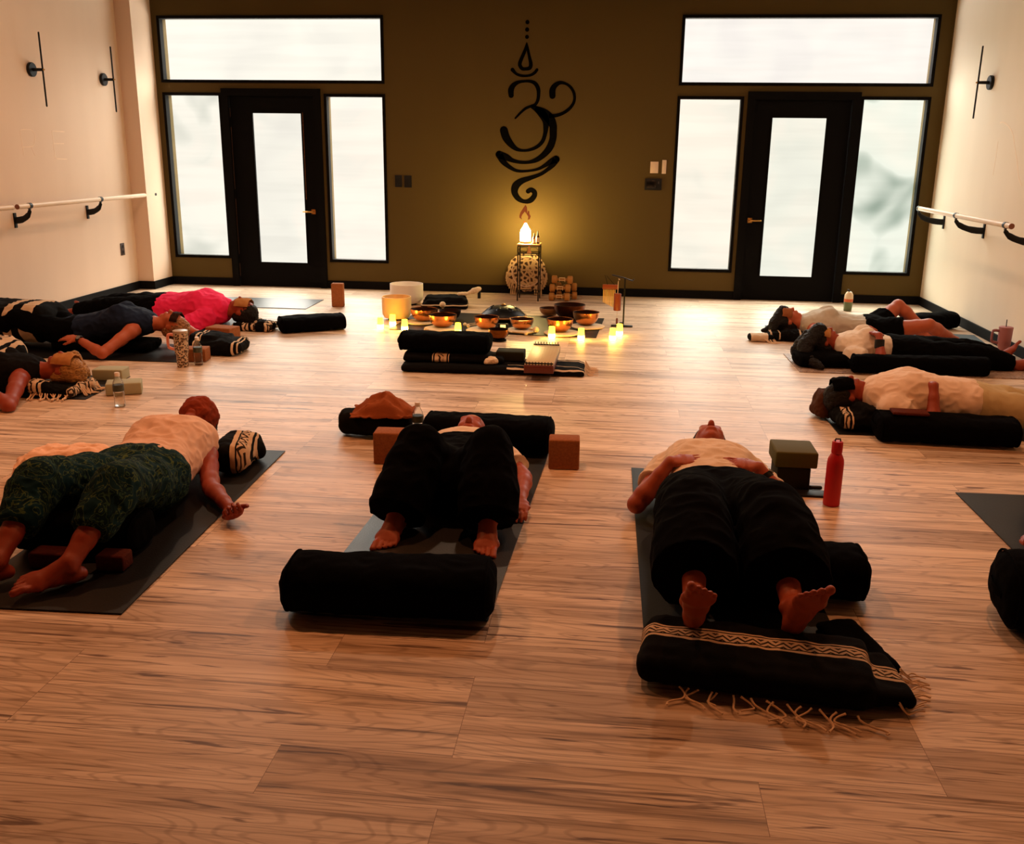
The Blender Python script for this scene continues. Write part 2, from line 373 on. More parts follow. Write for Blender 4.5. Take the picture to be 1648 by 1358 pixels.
        for axn in range(3):
            s0 = [slice(None)]*3; s1 = [slice(None)]*3; s0[axn] = slice(0, -1); s1[axn] = slice(1, None)
            A = S[tuple(s0)]; B = S[tuple(s1)]; E = np.argwhere(A != B)
            o1, o2 = (axn+1) % 3, (axn+2) % 3
            ok = (E[:, o1] > 0) & (E[:, o2] > 0) & (E[:, o1] < N_[o1]-1) & (E[:, o2] < N_[o2]-1); E = E[ok]
            fl = A[E[:, 0], E[:, 1], E[:, 2]]
            def g(d1, d2):
                q = E.copy(); q[:, o1] -= d1; q[:, o2] -= d2; return idx[q[:, 0], q[:, 1], q[:, 2]]
            Q = np.stack([g(1, 1), g(0, 1), g(0, 0), g(1, 0)], 1); Q[~fl] = Q[~fl][:, ::-1]; quads.append(Q)
        Q = np.concatenate(quads); Q = Q[(Q >= 0).all(1)]
        return Vt, Q
def smooth_verts(Vt, Q, it, f=.5):
    E = np.concatenate([Q[:, [0, 1]], Q[:, [1, 2]], Q[:, [2, 3]], Q[:, [3, 0]]]); n = len(Vt)
    deg = np.bincount(E[:, 0], minlength=n)+np.bincount(E[:, 1], minlength=n)
    for _ in range(it):
        A = np.zeros_like(Vt)
        for i in range(3): A[:, i] = np.bincount(E[:, 0], Vt[E[:, 1], i], n)+np.bincount(E[:, 1], Vt[E[:, 0], i], n)
        Vt = Vt*(1-f)+f*A/np.maximum(deg, 1)[:, None]
    return Vt
def remesh(sb, vox=.006, it=2, fold=None, seed=0, base=Vector((0, 0, 0)), zmin=None):
    """one continuous surface from a soft-body builder; fold=(amplitude, scale) adds cloth folds; result relative to base"""
    Vt, Q = sb.build(vox)
    if it: Vt = smooth_verts(Vt, Q, it)
    r = bpy.data.meshes.new('m'); r.vertices.add(len(Vt)); r.vertices.foreach_set('co', Vt.astype(np.float32).ravel())
    r.loops.add(len(Q)*4); r.loops.foreach_set('vertex_index', Q.astype(np.int32).ravel())
    r.polygons.add(len(Q)); r.polygons.foreach_set('loop_start', np.arange(0, len(Q)*4, 4, dtype=np.int32)); r.update(calc_edges=True)
    if fold:
        amp, sc = fold[0], fold[1]; st = fold[2] if len(fold) > 2 else (1, 1, 1)
        nm = [v.normal.copy() for v in r.vertices]
        for v, n in zip(r.vertices, nm):
            p = Vector((v.co.x*st[0], v.co.y*st[1], v.co.z*st[2]))*sc+Vector((seed*7.3, 0, 0))
            k = noise.noise(p)*.6+(.5-abs(noise.noise(p*1.9+Vector((5, 3, 1)))))*.8-.3
            v.co += n*(k*amp)
    b = Vector(base)
    if zmin is not None:
        for v in r.vertices: v.co.z = max(v.co.z, zmin)
    for v in r.vertices: v.co -= b
    r.polygons.foreach_set('use_smooth', [True]*len(Q)); r.update()
    return r
def copy_tree(o, parent=None):
    c = o.copy(); COL.objects.link(c); c.parent = parent
    for ch in list(o.children): copy_tree(ch, c)
    return c

M_BLACK = mat('black_trim_paint', lin(6, 5, 5), .7, .1)
M_BASE = mat('black_baseboard_paint', lin(7, 6, 6), .7, .12)
M_METAL = mat('black_metal', lin(10, 9, 9), .45, .25)
M_BRASS = mat('brushed_brass', lin(190, 140, 70), .35, .5, 1)
# ================================================================== room shell
M_FLOOR = wood_floor()
M_WL = wall_paint('tan_wall_paint', lin(220, 194, 172), lin(236, 212, 190))
M_WR = wall_paint('beige_wall_paint', lin(228, 216, 196), lin(242, 232, 214))
M_WB = wall_paint('olive_wall_paint', lin(80, 64, 26), lin(88, 71, 30))
M_CEIL = wall_paint('ceiling_paint', lin(60, 54, 48), lin(66, 60, 52))
struct('floor', MB().box(((LEFT+RIGHT)/2, (FRONT+BACK)/2, -.05), (RIGHT-LEFT+.6, BACK-FRONT+.6, .1)), M_FLOOR, smooth=False)
struct('ceiling', MB().box(((LEFT+RIGHT)/2, (FRONT+BACK)/2, CEIL+.05), (RIGHT-LEFT+.6, BACK-FRONT+.6, .1)), M_CEIL, smooth=False)
struct('wall_left', MB().box((LEFT-.1, (FRONT+BACK)/2, CEIL/2), (.2, BACK-FRONT+.4, CEIL)), M_WL, smooth=False)
struct('wall_right', MB().box((RIGHT+.1, (FRONT+BACK)/2, CEIL/2), (.2, BACK-FRONT+.4, CEIL)), M_WR, smooth=False)
struct('wall_front', MB().box(((LEFT+RIGHT)/2, FRONT-.1, CEIL/2), (RIGHT-LEFT+.4, .2, CEIL)), M_CEIL, smooth=False)
struct('trim_1', MB().box((LEFT+.085, BACK-.22, CEIL/2), (.17, .44, CEIL)), M_WL, smooth=False)   # pilaster by the left windows

# window and door openings in the back wall: (x0, x1, z0, z1)
WIN = [(-4.895, -2.515, 2.165, 2.787), (-4.895, -4.288, .322, 2.027), (-3.125, -2.512, .31, 2.022),
       (.555, 2.976, 2.165, 2.785), (.55, 1.167, .303, 2.023), (2.35, 2.974, .315, 2.03)]
DOOR = [(-4.262, -3.182), (1.226, 2.325)]
DTOP = 2.09
def back_wall():
    xs = sorted({LEFT, RIGHT} | {v for w in WIN for v in w[:2]} | {v for d in DOOR for v in d})
    zs = sorted({0, CEIL, DTOP} | {v for w in WIN for v in w[2:]})
    holes = WIN+[(a, b, 0, DTOP) for a, b in DOOR]
    inh = lambda x, z: any(h[0] < x < h[1] and h[2] < z < h[3] for h in holes)
    TH = .16; mb = MB(); idx = {}
    def vid(x, y, z):
        k = (x, y, z)
        if k not in idx: idx[k] = len(mb.v); mb.v.append(Vector(k))
        return idx[k]
    nx, nz = len(xs)-1, len(zs)-1
    solid = lambda i, j: 0 <= i < nx and 0 <= j < nz and not inh((xs[i]+xs[i+1])/2, (zs[j]+zs[j+1])/2)
    for i in range(nx):
        for j in range(nz):
            if not solid(i, j): continue
            a, b, c, d = xs[i], xs[i+1], zs[j], zs[j+1]; y0, y1 = BACK, BACK+TH
            mb.f.append((vid(a, y0, c), vid(b, y0, c), vid(b, y0, d), vid(a, y0, d)))
            mb.f.append((vid(a, y1, c), vid(a, y1, d), vid(b, y1, d), vid(b, y1, c)))
            if not solid(i-1, j): mb.f.append((vid(a, y0, c), vid(a, y0, d), vid(a, y1, d), vid(a, y1, c)))
            if not solid(i+1, j): mb.f.append((vid(b, y0, c), vid(b, y1, c), vid(b, y1, d), vid(b, y0, d)))
            if not solid(i, j-1): mb.f.append((vid(a, y0, c), vid(a, y1, c), vid(b, y1, c), vid(b, y0, c)))
            if not solid(i, j+1): mb.f.append((vid(a, y0, d), vid(b, y0, d), vid(b, y1, d), vid(a, y1, d)))
    return mb
struct('wall_back', back_wall(), M_WB, smooth=False)

def frame_mb(x0, x1, z0, z1, w, y0, y1):
    mb = MB(); yc = (y0+y1)/2; d = y1-y0
    mb.box((x0+w/2, yc, (z0+z1)/2), (w, d, z1-z0)); mb.box((x1-w/2, yc, (z0+z1)/2), (w, d, z1-z0))
    mb.box(((x0+x1)/2, yc, z0+w/2), (x1-x0-2*w, d, w)); mb.box(((x0+x1)/2, yc, z1-w/2), (x1-x0-2*w, d, w)); return mb
PANE = [(.06, (.97, .97, .955)), (.16, (.97, .97, .95)), (.03, (.98, .97, .95)),
        (.05, (.96, .955, .96)), (.08, (.97, .96, .93)), (.42, (.93, .965, .94))]
for i, (w, pm) in enumerate(zip(WIN, PANE)):
    x0, x1, z0, z1 = w
    # black frame sits just outside the lit glass, a little proud of the wall
    f = struct('window_%d' % (i+1), frame_mb(x0-.022, x1+.022, z0-.02, z1+.02, .03, BACK-.012, BACK+.07), M_BLACK, smooth=False)
    struct('pane', MB().box(((x0+x1)/2, BACK+.05, (z0+z1)/2), (x1-x0, .008, z1-z0)), pane_mat('frosted_glass_%d' % i, i+1, *pm), f, smooth=False)
    portal(x0, x1, z0, z1)
M_DOOR = mat('black_door_paint', lin(5, 4, 4), .7, .1)
for i, (a, b) in enumerate(DOOR):
    cas = MB(); W_ = .075
    cas.box((a+W_/2, BACK+.02, DTOP/2), (W_, .10, DTOP)); cas.box((b-W_/2, BACK+.02, DTOP/2), (W_, .10, DTOP)); cas.box(((a+b)/2, BACK+.02, DTOP-.0375), (b-a-2*W_, .10, .075))
    d = struct('door_%d' % (i+1), cas, M_DOOR, smooth=False)
    g = (-3.95, -3.399, .26, 1.852) if i == 0 else (1.476, 2.025, .246, 1.851)
    x0, x1 = a+W_+.004, b-W_-.004; z1 = DTOP-.074; yc = BACK+.035
    sl = MB(); sl.box(((x0+g[0])/2, yc, z1/2), (g[0]-x0, .045, z1)); sl.box(((x1+g[1])/2, yc, z1/2), (x1-g[1], .045, z1))
    sl.box(((g[0]+g[1])/2, yc, g[2]/2), (g[1]-g[0], .045, g[2])); sl.box(((g[0]+g[1])/2, yc, (g[3]+z1)/2), (g[1]-g[0], .045, z1-g[3]))
    s = struct('door_leaf', sl, M_DOOR, d, smooth=False)
    struct('glass_stop', frame_mb(g[0]-.006, g[1]+.006, g[2]-.006, g[3]+.006, .016, yc-.03, yc-.02), M_DOOR, s, smooth=False)
    struct('pane', MB().box(((g[0]+g[1])/2, yc, (g[2]+g[3])/2), (g[1]-g[0], .008, g[3]-g[2])), pane_mat('frosted_door_glass_%d' % i, 9+i, .06, (.93, .945, .92) if i else (.955, .955, .94)), s, smooth=False)
    portal(g[0], g[1], g[2], g[3])
    hx = -3.315 if i == 0 else 1.34; sg = -1 if i == 0 else 1
    h = MB().lathe([(0, 0), (.024, 0), (.026, .006), (.014, .010), (.010, .045), (0, .045)], (hx, yc-.0225, .825), 20, Matrix.Rotation(PI/2, 3, 'X'))
    h.limb([(hx, yc-.064, .825), (hx+sg*.05, yc-.066, .825), (hx+sg*.105, yc-.062, .825)], [.009, .008, .007], n=10)
    h.box((hx, yc-.027, .825), (.045, .009, .05))
    hd = struct('door_handle', h, M_BRASS, s); tag(hd, 'brass lever handle')
    if i == 0:
        hg = MB()
        for z in (.3, 1.0, 1.75): hg.limb([(a+W_+.002, yc-.028, z-.045), (a+W_+.002, yc-.028, z+.045)], [.006, .006], n=8)
        struct('hinge', hg, M_DOOR, s)
        wst = MB().box((a+W_+.001, yc-.024, 1.0), (.003, .002, 1.78)); wst.box((g[1]+.012, yc-.031, 1.4), (.004, .002, .9))
        tag(struct('weather_seal', wst, mat('copper_edge', lin(150, 100, 70), .4, .5, .6), s, smooth=False), 'thin coppery seal line')
# baseboards
BB = .085; BT = .016
def bb(name, x0, x1, y0, y1): struct(name, MB().box(((x0+x1)/2, (y0+y1)/2, BB/2+.001), (x1-x0, y1-y0, BB)), M_BASE, smooth=False, bev=.004)
bb('baseboard_left', LEFT, LEFT+BT, FRONT, BACK-.44-BT)
mb = MB().box((LEFT+.085+BT/2, BACK-.44-BT/2, BB/2+.001), (.17+BT, BT, BB)); mb.box((LEFT+.17+BT/2, BACK-.22, BB/2+.001), (BT, .44-.001, BB))
struct('trim_2', mb, M_BASE, smooth=False)
bb('baseboard_right', RIGHT-BT, RIGHT, FRONT, BACK-BT)
mb = MB()
for x0, x1 in ((LEFT+.17+BT, DOOR[0][0]), (DOOR[0][1], DOOR[1][0]), (DOOR[1][1], RIGHT-BT)):
    mb.box(((x0+x1)/2, BACK-BT/2, BB/2+.001), (x1-x0, BT, BB))
struct('baseboard_back', mb, M_BASE, smooth=False)
# fixtures of the added fill lamps, out of view
M_LENS = mat('fill_lamp_lens', (1, .8, .6, 1), .3, emit=(1, .42, .16, 1), estr=2.0)
M_TRIMW = mat('cream_lamp_trim', lin(200, 190, 175), .5)
for k, (x, y) in enumerate(DOWN):
    t = thing('fill_downlight', 'round ceiling downlight out of view, added for warm fill', 'ceiling light', (x, y, CEIL), group='added fill downlights in the ceiling')
    obj('trim_ring', MB().lathe([(.062, 0), (.085, 0), (.083, -.008), (.066, -.006), (.062, 0)], n=28), M_TRIMW, t)
    obj('lamp_lens', MB().lathe([(0, 0), (.062, 0), (.062, -.004), (0, -.004)], n=28), M_LENS, t)

# ------------------------------------------------------------------ wall symbol (painted decal)
M_DECAL = mat('black_vinyl', lin(7, 6, 5), .9, .02)
STROKES = {
'drop': [(-1.012, 2.543, 0.006), (-1.03, 2.471, 0.0164), (-1.064, 2.394, 0.018), (-1.081, 2.338, 0.0195), (-1.058, 2.3, 0.018), (-1.02, 2.295, 0.0165), (-0.978, 2.306, 0.0195), (-0.968, 2.345, 0.0195), (-0.985, 2.415, 0.015), (-1.001, 2.485, 0.0134), (-1.012, 2.543, 0.006)],
'crescent': [(-1.155, 2.286, 0.0196), (-1.117, 2.249, 0.0136), (-1.072, 2.232, 0.0136), (-1.019, 2.228, 0.012), (-0.966, 2.237, 0.0135), (-0.929, 2.258, 0.015), (-0.904, 2.287, 0.015)],
'three': [(-1.166, 2.04, 0.0273), (-1.168, 2.09, 0.0303), (-1.146, 2.133, 0.0257), (-1.101, 2.164, 0.0181), (-1.041, 2.176, 0.0136), (-0.973, 2.176, 0.0151), (-0.92, 2.155, 0.0196), (-0.889, 2.106, 0.0211), (-0.883, 2.049, 0.0181), (-0.891, 1.992, 0.0166), (-0.916, 1.951, 0.0151), (-0.961, 1.934, 0.0136), (-1.014, 1.912, 0.0137), (-1.059, 1.876, 0.0122), (-1.096, 1.839, 0.0107), (-1.119, 1.815, 0.0092)],
'inner': [(-0.957, 1.931, 0.0151), (-0.9, 1.906, 0.0303), (-0.838, 1.856, 0.0424), (-0.802, 1.791, 0.0364), (-0.801, 1.719, 0.0273), (-0.808, 1.661, 0.0213), (-0.833, 1.588, 0.0198), (-0.885, 1.536, 0.0183), (-0.961, 1.503, 0.0153), (-1.038, 1.494, 0.0138), (-1.107, 1.511, 0.0215), (-1.169, 1.562, 0.0338), (-1.216, 1.627, 0.0415), (-1.238, 1.693, 0.0414)],
'outer': [(-0.915, 1.913, 0.0242), (-0.839, 1.877, 0.0424), (-0.769, 1.82, 0.0499), (-0.728, 1.749, 0.0394), (-0.724, 1.691, 0.0379), (-0.725, 1.618, 0.0365), (-0.755, 1.53, 0.0366), (-0.815, 1.456, 0.0306), (-0.89, 1.403, 0.0246), (-0.974, 1.377, 0.0169), (-1.067, 1.376, 0.017), (-1.144, 1.393, 0.0216), (-1.206, 1.422, 0.034), (-1.284, 1.45, 0.0386)],
'curl': [(-0.77, 1.842, 0.0212), (-0.71, 1.843, 0.0181), (-0.635, 1.865, 0.0166), (-0.561, 1.915, 0.0165), (-0.518, 1.98, 0.015), (-0.517, 2.051, 0.015), (-0.551, 2.115, 0.0149), (-0.605, 2.154, 0.0135), (-0.665, 2.164, 0.018), (-0.717, 2.135, 0.0255), (-0.741, 2.092, 0.0315), (-0.74, 2.038, 0.0316)],
'boat': [(-1.284, 1.447, 0.0371), (-1.245, 1.384, 0.0309), (-1.182, 1.33, 0.0217), (-1.097, 1.289, 0.0155), (-0.988, 1.287, 0.0123), (-0.881, 1.307, 0.0138), (-0.805, 1.345, 0.0199), (-0.744, 1.386, 0.0276), (-0.688, 1.409, 0.0382)],
'swirl': [(-0.688, 1.406, 0.0367), (-0.721, 1.354, 0.0276), (-0.773, 1.306, 0.02), (-0.849, 1.256, 0.0185), (-0.956, 1.217, 0.0232), (-1.049, 1.183, 0.0325), (-1.107, 1.132, 0.0404), (-1.117, 1.065, 0.0342), (-1.077, 1.005, 0.028), (-1.014, 0.976, 0.0202), (-0.952, 0.987, 0.028), (-0.911, 1.03, 0.0279), (-0.907, 1.071, 0.0263), (-0.942, 1.097, 0.0248), (-0.974, 1.082, 0.0248)]}
FLAME = [(-0.999, 0.942), (-0.984, 0.917), (-0.979, 0.876), (-0.985, 0.851), (-0.97, 0.882), (-0.959, 0.877), (-0.955, 0.846), (-0.942, 0.826), (-0.95, 0.795), (-0.973, 0.785), (-0.969, 0.82), (-0.99, 0.851), (-1.006, 0.871), (-1.032, 0.84), (-1.042, 0.814), (-1.036, 0.788), (-1.063, 0.808), (-1.063, 0.829), (-1.053, 0.86), (-1.022, 0.911)]
def catmull(P, k=6, closed=False):
    out = []; n = len(P)
    for i in range(n if closed else n-1):
        g = (lambda q: P[q % n]) if closed else (lambda q: P[min(max(q, 0), n-1)])
        p0, p1, p2, p3 = (Vector(g(i+q)) for q in (-1, 0, 1, 2))
        for s in range(k):
            t = s/k
            out.append(.5*((2*p1)+(p2-p0)*t+(2*p0-5*p1+4*p2-p3)*t*t+(3*p1-p0-3*p2+p3)*t**3))
    if not closed: out.append(Vector(P[-1]))
    return out
DY = .004
def stroke(mb, pts):
    Q = catmull(pts); L_, R_ = [], []
    for i, q in enumerate(Q):
        a = Q[max(i-1, 0)]; b = Q[min(i+1, len(Q)-1)]; t = Vector((b.x-a.x, b.y-a.y)).normalized(); nn = Vector((-t.y, t.x))
        L_.append((q.x+nn.x*q.z, q.y+nn.y*q.z)); R_.append((q.x-nn.x*q.z, q.y-nn.y*q.z))
    RR = [[Vector((l[0], BACK-.0002, l[1])), Vector((l[0], BACK-DY, l[1])), Vector((r[0], BACK-DY, r[1])), Vector((r[0], BACK-.0002, r[1]))] for l, r in zip(L_, R_)]
    mb.rings(RR)
    for q in (Q[0], Q[-1]): disc(mb, q.x, q.y, q.z)
def disc(mb, x, z, r): mb.lathe([(0, 0), (r, 0), (r, DY-.0003), (0, DY-.0003)], (x, BACK-.0002, z), 24, Matrix.Rotation(PI/2, 3, 'X'))
de = thing('wall_decal', 'tall black breath symbol decal of dots, drop and curling strokes on the back wall', 'wall decal', (-1.01, BACK, .94))
def local(mb, o):
    for v in mb.v: v -= Vector(o.location)
    return mb
for x, z, r in ((-1.009, 2.739, .0205), (-1.011, 2.669, .0205), (-1.011, 2.6, .0195)):
    mb = MB(); disc(mb, x, z, r); obj('dot', local(mb, de), M_DECAL, de, smooth=False)
mb = MB(); stroke(mb, STROKES['drop']); obj('drop', local(mb, de), M_DECAL, de, smooth=False)
mb = MB(); stroke(mb, STROKES['crescent']); obj('crescent', local(mb, de), M_DECAL, de, smooth=False)
mb = MB()
for k in ('three', 'inner', 'outer', 'curl'): stroke(mb, STROKES[k])
obj('curling_figure', local(mb, de), M_DECAL, de, smooth=False)
mb = MB()
for k in ('boat', 'swirl'): stroke(mb, STROKES[k])
obj('lower_swirl', local(mb, de), M_DECAL, de, smooth=False)
fd = MB(); n = len(FLAME); fd.rings([[Vector((x, BACK-.0002, z)) for x, z in FLAME], [Vector((x, BACK-DY, z)) for x, z in FLAME]])
fo = obj('flame_decal', fd, mat('brown_vinyl', lin(60, 26, 14), .8, .1), smooth=False); tag(fo, 'small dark flame decal on the wall above the glowing diffuser', 'wall decal')
mb = MB(); disc(mb, -1.009, .761, .012); fo2 = obj('ember_dot', mb, mat('red_brown_vinyl', lin(110, 60, 30), .8, .1), smooth=False); fo2.parent = fo
# faint letter outlines on the left wall, reflected light painted as streaks on the right
M_GH = mat('faint_outline', lin(240, 214, 188), .7)
def ghost(name, polys, X, label, w=.006, m=None, sg=1):
    mb = MB()
    for P in polys:
        Q = catmull([(a, b, 0) for a, b in P], 5) if len(P) > 3 else [Vector((a, b, 0)) for a, b in P]
        RR = []
        for i, q in enumerate(Q):
            a = Q[max(i-1, 0)]; b = Q[min(i+1, len(Q)-1)]; t = (b-a).normalized(); nn = Vector((-t.y, t.x, 0))*w/2
            l, r = q+nn, q-nn
            RR.append([Vector((X, l.x, l.y)), Vector((X+sg*.0012, l.x, l.y)), Vector((X+sg*.0012, r.x, r.y)), Vector((X, r.x, r.y))])
        mb.rings(RR)
    return tag(obj(name, mb, m or M_GH, smooth=False), label, 'wall mark')
ghost('letter_outline', [[(8.096, 1.612), (8.17, 1.618), (8.259, 1.615), (8.297, 1.587), (8.293, 1.531), (8.252, 1.48), (8.102, 1.471)], [(8.095, 1.612), (8.104, 1.40)], [(8.228, 1.472), (8.273, 1.399)]], LEFT, 'faint outline of a letter R on the left wall under the sconces')
ghost('letter_outline', [[(8.779, 1.61), (8.575, 1.613)], [(8.578, 1.613), (8.580, 1.371)], [(8.576, 1.504), (8.749, 1.505)], [(8.597, 1.371), (8.771, 1.365)]], LEFT, 'faint outline of a letter E on the left wall under the sconces', .009)
M_GR = mat('painted_reflection', lin(244, 226, 202), .7)
ghost('reflected_streak', [[(8.821, 1.766), (8.763, 1.769), (8.679, 1.753), (8.574, 1.713), (8.488, 1.651), (8.434, 1.577), (8.341, 1.467), (8.255, 1.34), (8.169, 1.274)]], RIGHT, 'pale curved streak of reflected light painted on the right wall below the sconce', .012, M_GR, -1)
ghost('reflected_streak', [[(8.806, 1.617), (8.804, 1.473), (8.812, 1.341)]], RIGHT, 'short pale upright streak of reflected light painted on the right wall below the sconce', .012, M_GR, -1)

# ------------------------------------------------------------------ wall fittings
def plate(name, label, cat, x0, x1, z0, z1, m, detail='rocker', group=None):
    t = thing(name, label, cat, ((x0+x1)/2, BACK, (z0+z1)/2), group=group)
    w, h = x1-x0, z1-z0
    obj('cover_plate', MB().box((0, -.004, 0), (w, .007, h)), m, t, bev=.002)
    obj('rocker', MB().box((0, -.0085, 0), (w*.45, .004, h*.58)), m, t, bev=.001)
M_SWB = mat('black_switch_plastic', lin(10, 9, 8), .5, .3); M_SWW = mat('ivory_switch_plastic', lin(222, 200, 176), .5)
plate('light_switch', 'black wall switch, left one of the pair beside the left windows', 'light switch', -2.402, -2.326, 1.102, 1.225, M_SWB, group='black switches on the back wall')
plate('light_switch', 'black wall switch, right one of the pair beside the left windows', 'light switch', -2.302, -2.222, 1.10, 1.223, M_SWB, group='black switches on the back wall')
plate('light_switch', 'ivory wall switch above the black panel beside the right windows', 'light switch', .289, .371, 1.285, 1.40, M_SWW)
plate('light_dimmer', 'narrow ivory dimmer to the right of the ivory switch', 'light dimmer', .409, .452, 1.281, 1.418, M_SWW)
t = thing('control_panel', 'wide black control panel under the ivory switches', 'control panel', (.327, BACK, 1.173))
obj('panel_body', MB().box((0, -.008, 0), (.172, .016, .116)), M_SWB, t, bev=.004)
obj('screen', MB().box((-.02, -.017, 0), (.1, .002, .08)), mat('dark_screen', lin(16, 14, 12), .2), t, bev=.0008)
obj('button', MB().box((.055, -.0175, .018), (.012, .003, .025)), mat('grey_button', lin(60, 50, 40), .4), t, bev=.001)
t = thing('power_outlet', 'dark power outlet low on the left wall', 'outlet', (LEFT, 9.625, .453))
obj('cover_plate', MB().box((.004, 0, 0), (.007, .078, .125)), mat('dark_outlet_plastic', lin(60, 46, 40), .45), t, bev=.002)
for z in (-.028, .028): obj('socket', MB().lathe([(0, 0), (.017, 0), (.016, .003), (0, .003)], (.0075, 0, z), 16, Matrix.Rotation(PI/2, 3, 'Y')), M_SWB, t)

def sconce(X, sg, y, z, label, cat='wall light', group=None, rod=.3):
    t = thing('wall_sconce', label, cat, (X, y, z), group=group)
    Ry = Matrix.Rotation(sg*PI/2, 3, 'Y')
    obj('wall_canopy', MB().lathe([(0, 0), (.058, 0), (.060, .004), (.060, .024), (.056, .028), (0, .028)], (0, 0, 0), 32, Ry), M_METAL, t)
    obj('arm', MB().limb([(sg*.026, 0, 0), (sg*.105, 0, 0)], [.014, .013], n=14), M_METAL, t)
    obj('light_rod', MB().limb([(sg*.115, 0, -rod), (sg*.115, 0, rod)], [.0075, .0075], n=10), M_METAL, t)
    obj('knob', MB().lathe([(0, 0), (.008, 0), (.006, .012), (0, .012)], (sg*.121, 0, 0), 12, Ry), M_BRASS, t)
sconce(LEFT, 1, 8.35, 2.12, 'black rod wall sconce on the left wall, the nearer of two', group='rod sconces on the left wall')
sconce(LEFT, 1, 9.56, 2.12, 'black rod wall sconce on the left wall, the one nearer the windows', group='rod sconces on the left wall')
sconce(RIGHT, -1, 9.14, 2.105, 'black rod wall sconce on the right wall beside the right windows', rod=.29)
sconce(RIGHT, -1, 9.14, 3.13, 'black rod wall sconce high on the right wall, only its lower tip in view', rod=.29)

M_BARRE = mat('pale_barre_wood', lin(226, 200, 170), .45, var=.06)
M_ENDG = mat('end_grain', lin(130, 80, 55), .6)
def barre(X, sg, xr, y0, y1, ys, z, label):
    t = thing('ballet_barre', label, 'ballet barre', (X, (y0+y1)/2, z)); yc = (y0+y1)/2; dx = xr-X
    obj('rail', MB().limb([(dx, y0-yc, 0), (dx, y1-yc, 0)], [.021, .021], n=20, hemi=False), M_BARRE, t)
    for y in (y0-.002, y1+.002): obj('end_cap', MB().lathe([(0, -.004), (.019, -.004), (.0215, 0), (.019, .004), (0, .004)], (dx, y-yc, 0), 20, Matrix.Rotation(PI/2, 3, 'X')), M_ENDG, t)
    for y in ys:
        b = MB(); P = []
        for k in range(9):
            a = k/8*PI/2; P.append((sg*.012+(dx-sg*.012)*math.sin(a), y-yc, -.125+(.125-.026)*(1-math.cos(a))))
        b.limb(P, [(.011, .028)]*3+[(.011, .024)]*3+[(.011, .017)]*3, up=(0, 0, 1), n=12, hemi=False)
        b.box((sg*.006, y-yc, -.125), (.012, .03, .125))
        br = obj('bracket', b, M_METAL, t)
        obj('collar', MB().limb([(dx, y-yc-.018, 0), (dx, y-yc+.018, 0)], [.0245, .0245], n=20, hemi=False), M_METAL, br)
barre(LEFT, 1, -5.0, 7.69, 10.10, (7.86, 9.02, 10.13), .992, 'pale wooden ballet barre on black brackets along the left wall')
barre(RIGHT, -1, 2.88, 7.59, 9.93, (7.70, 8.82, 9.90), 1.0, 'pale wooden ballet barre on black brackets along the right wall')
# the next barre section starts at the left edge of the picture
barre(LEFT, 1, -5.0, 5.1, 7.62, (5.3, 6.4), .992, 'pale wooden ballet barre section nearer the viewer, its tip at the left edge')
# ================================================================== materials for props
M_BOL = mat('black_bolster_cotton', lin(6, 5, 5), .95, .03, var=.2, bmp=.3)
M_BOL2 = mat('charcoal_cotton', lin(20, 18, 17), .95, .05, var=.2, bmp=.3)
M_MATB = mat('black_mat_rubber', lin(10, 9, 9), .5, .3, var=.1, bmp=.2, bscale=150)
M_MATG = mat('grey_mat_rubber', lin(34, 33, 31), .38, .8, var=.08, bmp=.2, bscale=150)
M_MATD = mat('dark_grey_mat_rubber', lin(12, 11, 10), .5, .3, var=.08, bmp=.2, bscale=150)
M_MATBL = mat('blue_mat_rubber', lin(74, 92, 104), .6, .3, var=.1)
M_CORK = mat('cork', lin(150, 92, 54), .85, .15, var=.35, scale=90, bmp=.4, bscale=120)
M_CORKD = mat('dark_cork', lin(84, 34, 20), .85, .12, var=.35, scale=90, bmp=.4, bscale=120)
M_SAGE = mat('sage_foam', lin(170, 170, 142), .8, .2, var=.05)
M_OLIVE = mat('olive_foam', lin(86, 84, 40), .75, .25, var=.06)
M_DGREEN = mat('dark_green_foam', lin(40, 40, 24), .8, .15, var=.06)
M_CREAM = mat('cream_cotton', lin(226, 204, 172), .9, .1, var=.06, bmp=.2)
M_WHITEB = mat('white_quartz', lin(236, 226, 212), .6, .3, var=.03)
M_COPPER = mat('hammered_bronze', lin(232, 150, 84), .24, .5, 1, var=.25, scale=30, bmp=.35, bscale=45)
M_BOWLIN = mat('dark_bronze_inside', lin(44, 22, 12), .45, .4, .8, var=.3)
M_IRON = mat('wrought_iron', lin(16, 12, 9), .5, .4, .3)
M_WOODO = mat('orange_wood', lin(140, 66, 26), .4, .4, var=.2)
M_WOODR = mat('reddish_wood', lin(96, 40, 24), .45, .4, var=.2)
M_WOODY = mat('pale_soundboard', lin(200, 168, 122), .4, .4, var=.06)
M_ROPE = mat('cream_fringe_yarn', lin(226, 196, 164), .95, .05, var=.12)
M_TOWEL = mat('rust_cloth', lin(150, 82, 48), .95, .08, var=.15, bmp=.3)
M_TOWELT = mat('tan_cloth', lin(178, 124, 74), .95, .08, var=.15, bmp=.3)
M_CAP = mat('white_cap_plastic', lin(230, 222, 212), .4)
def glassy(name, c, rough=.05, tr=1.0, alpha=None):
    m, nt, N, L, bs = newmat(name)
    bs.inputs['Base Color'].default_value = c; bs.inputs['Roughness'].default_value = rough
    bs.inputs['Transmission Weight'].default_value = tr; bs.inputs['IOR'].default_value = 1.2
    n = N.new('ShaderNodeTexNoise'); n.inputs['Scale'].default_value = 60; bump(nt, bs, n.outputs['Fac'], .15, .003)
    return m
M_PET = glassy('clear_bottle_plastic', (.95, .95, .93, 1))
K, WH = lin(11, 10, 9), lin(206, 180, 150)
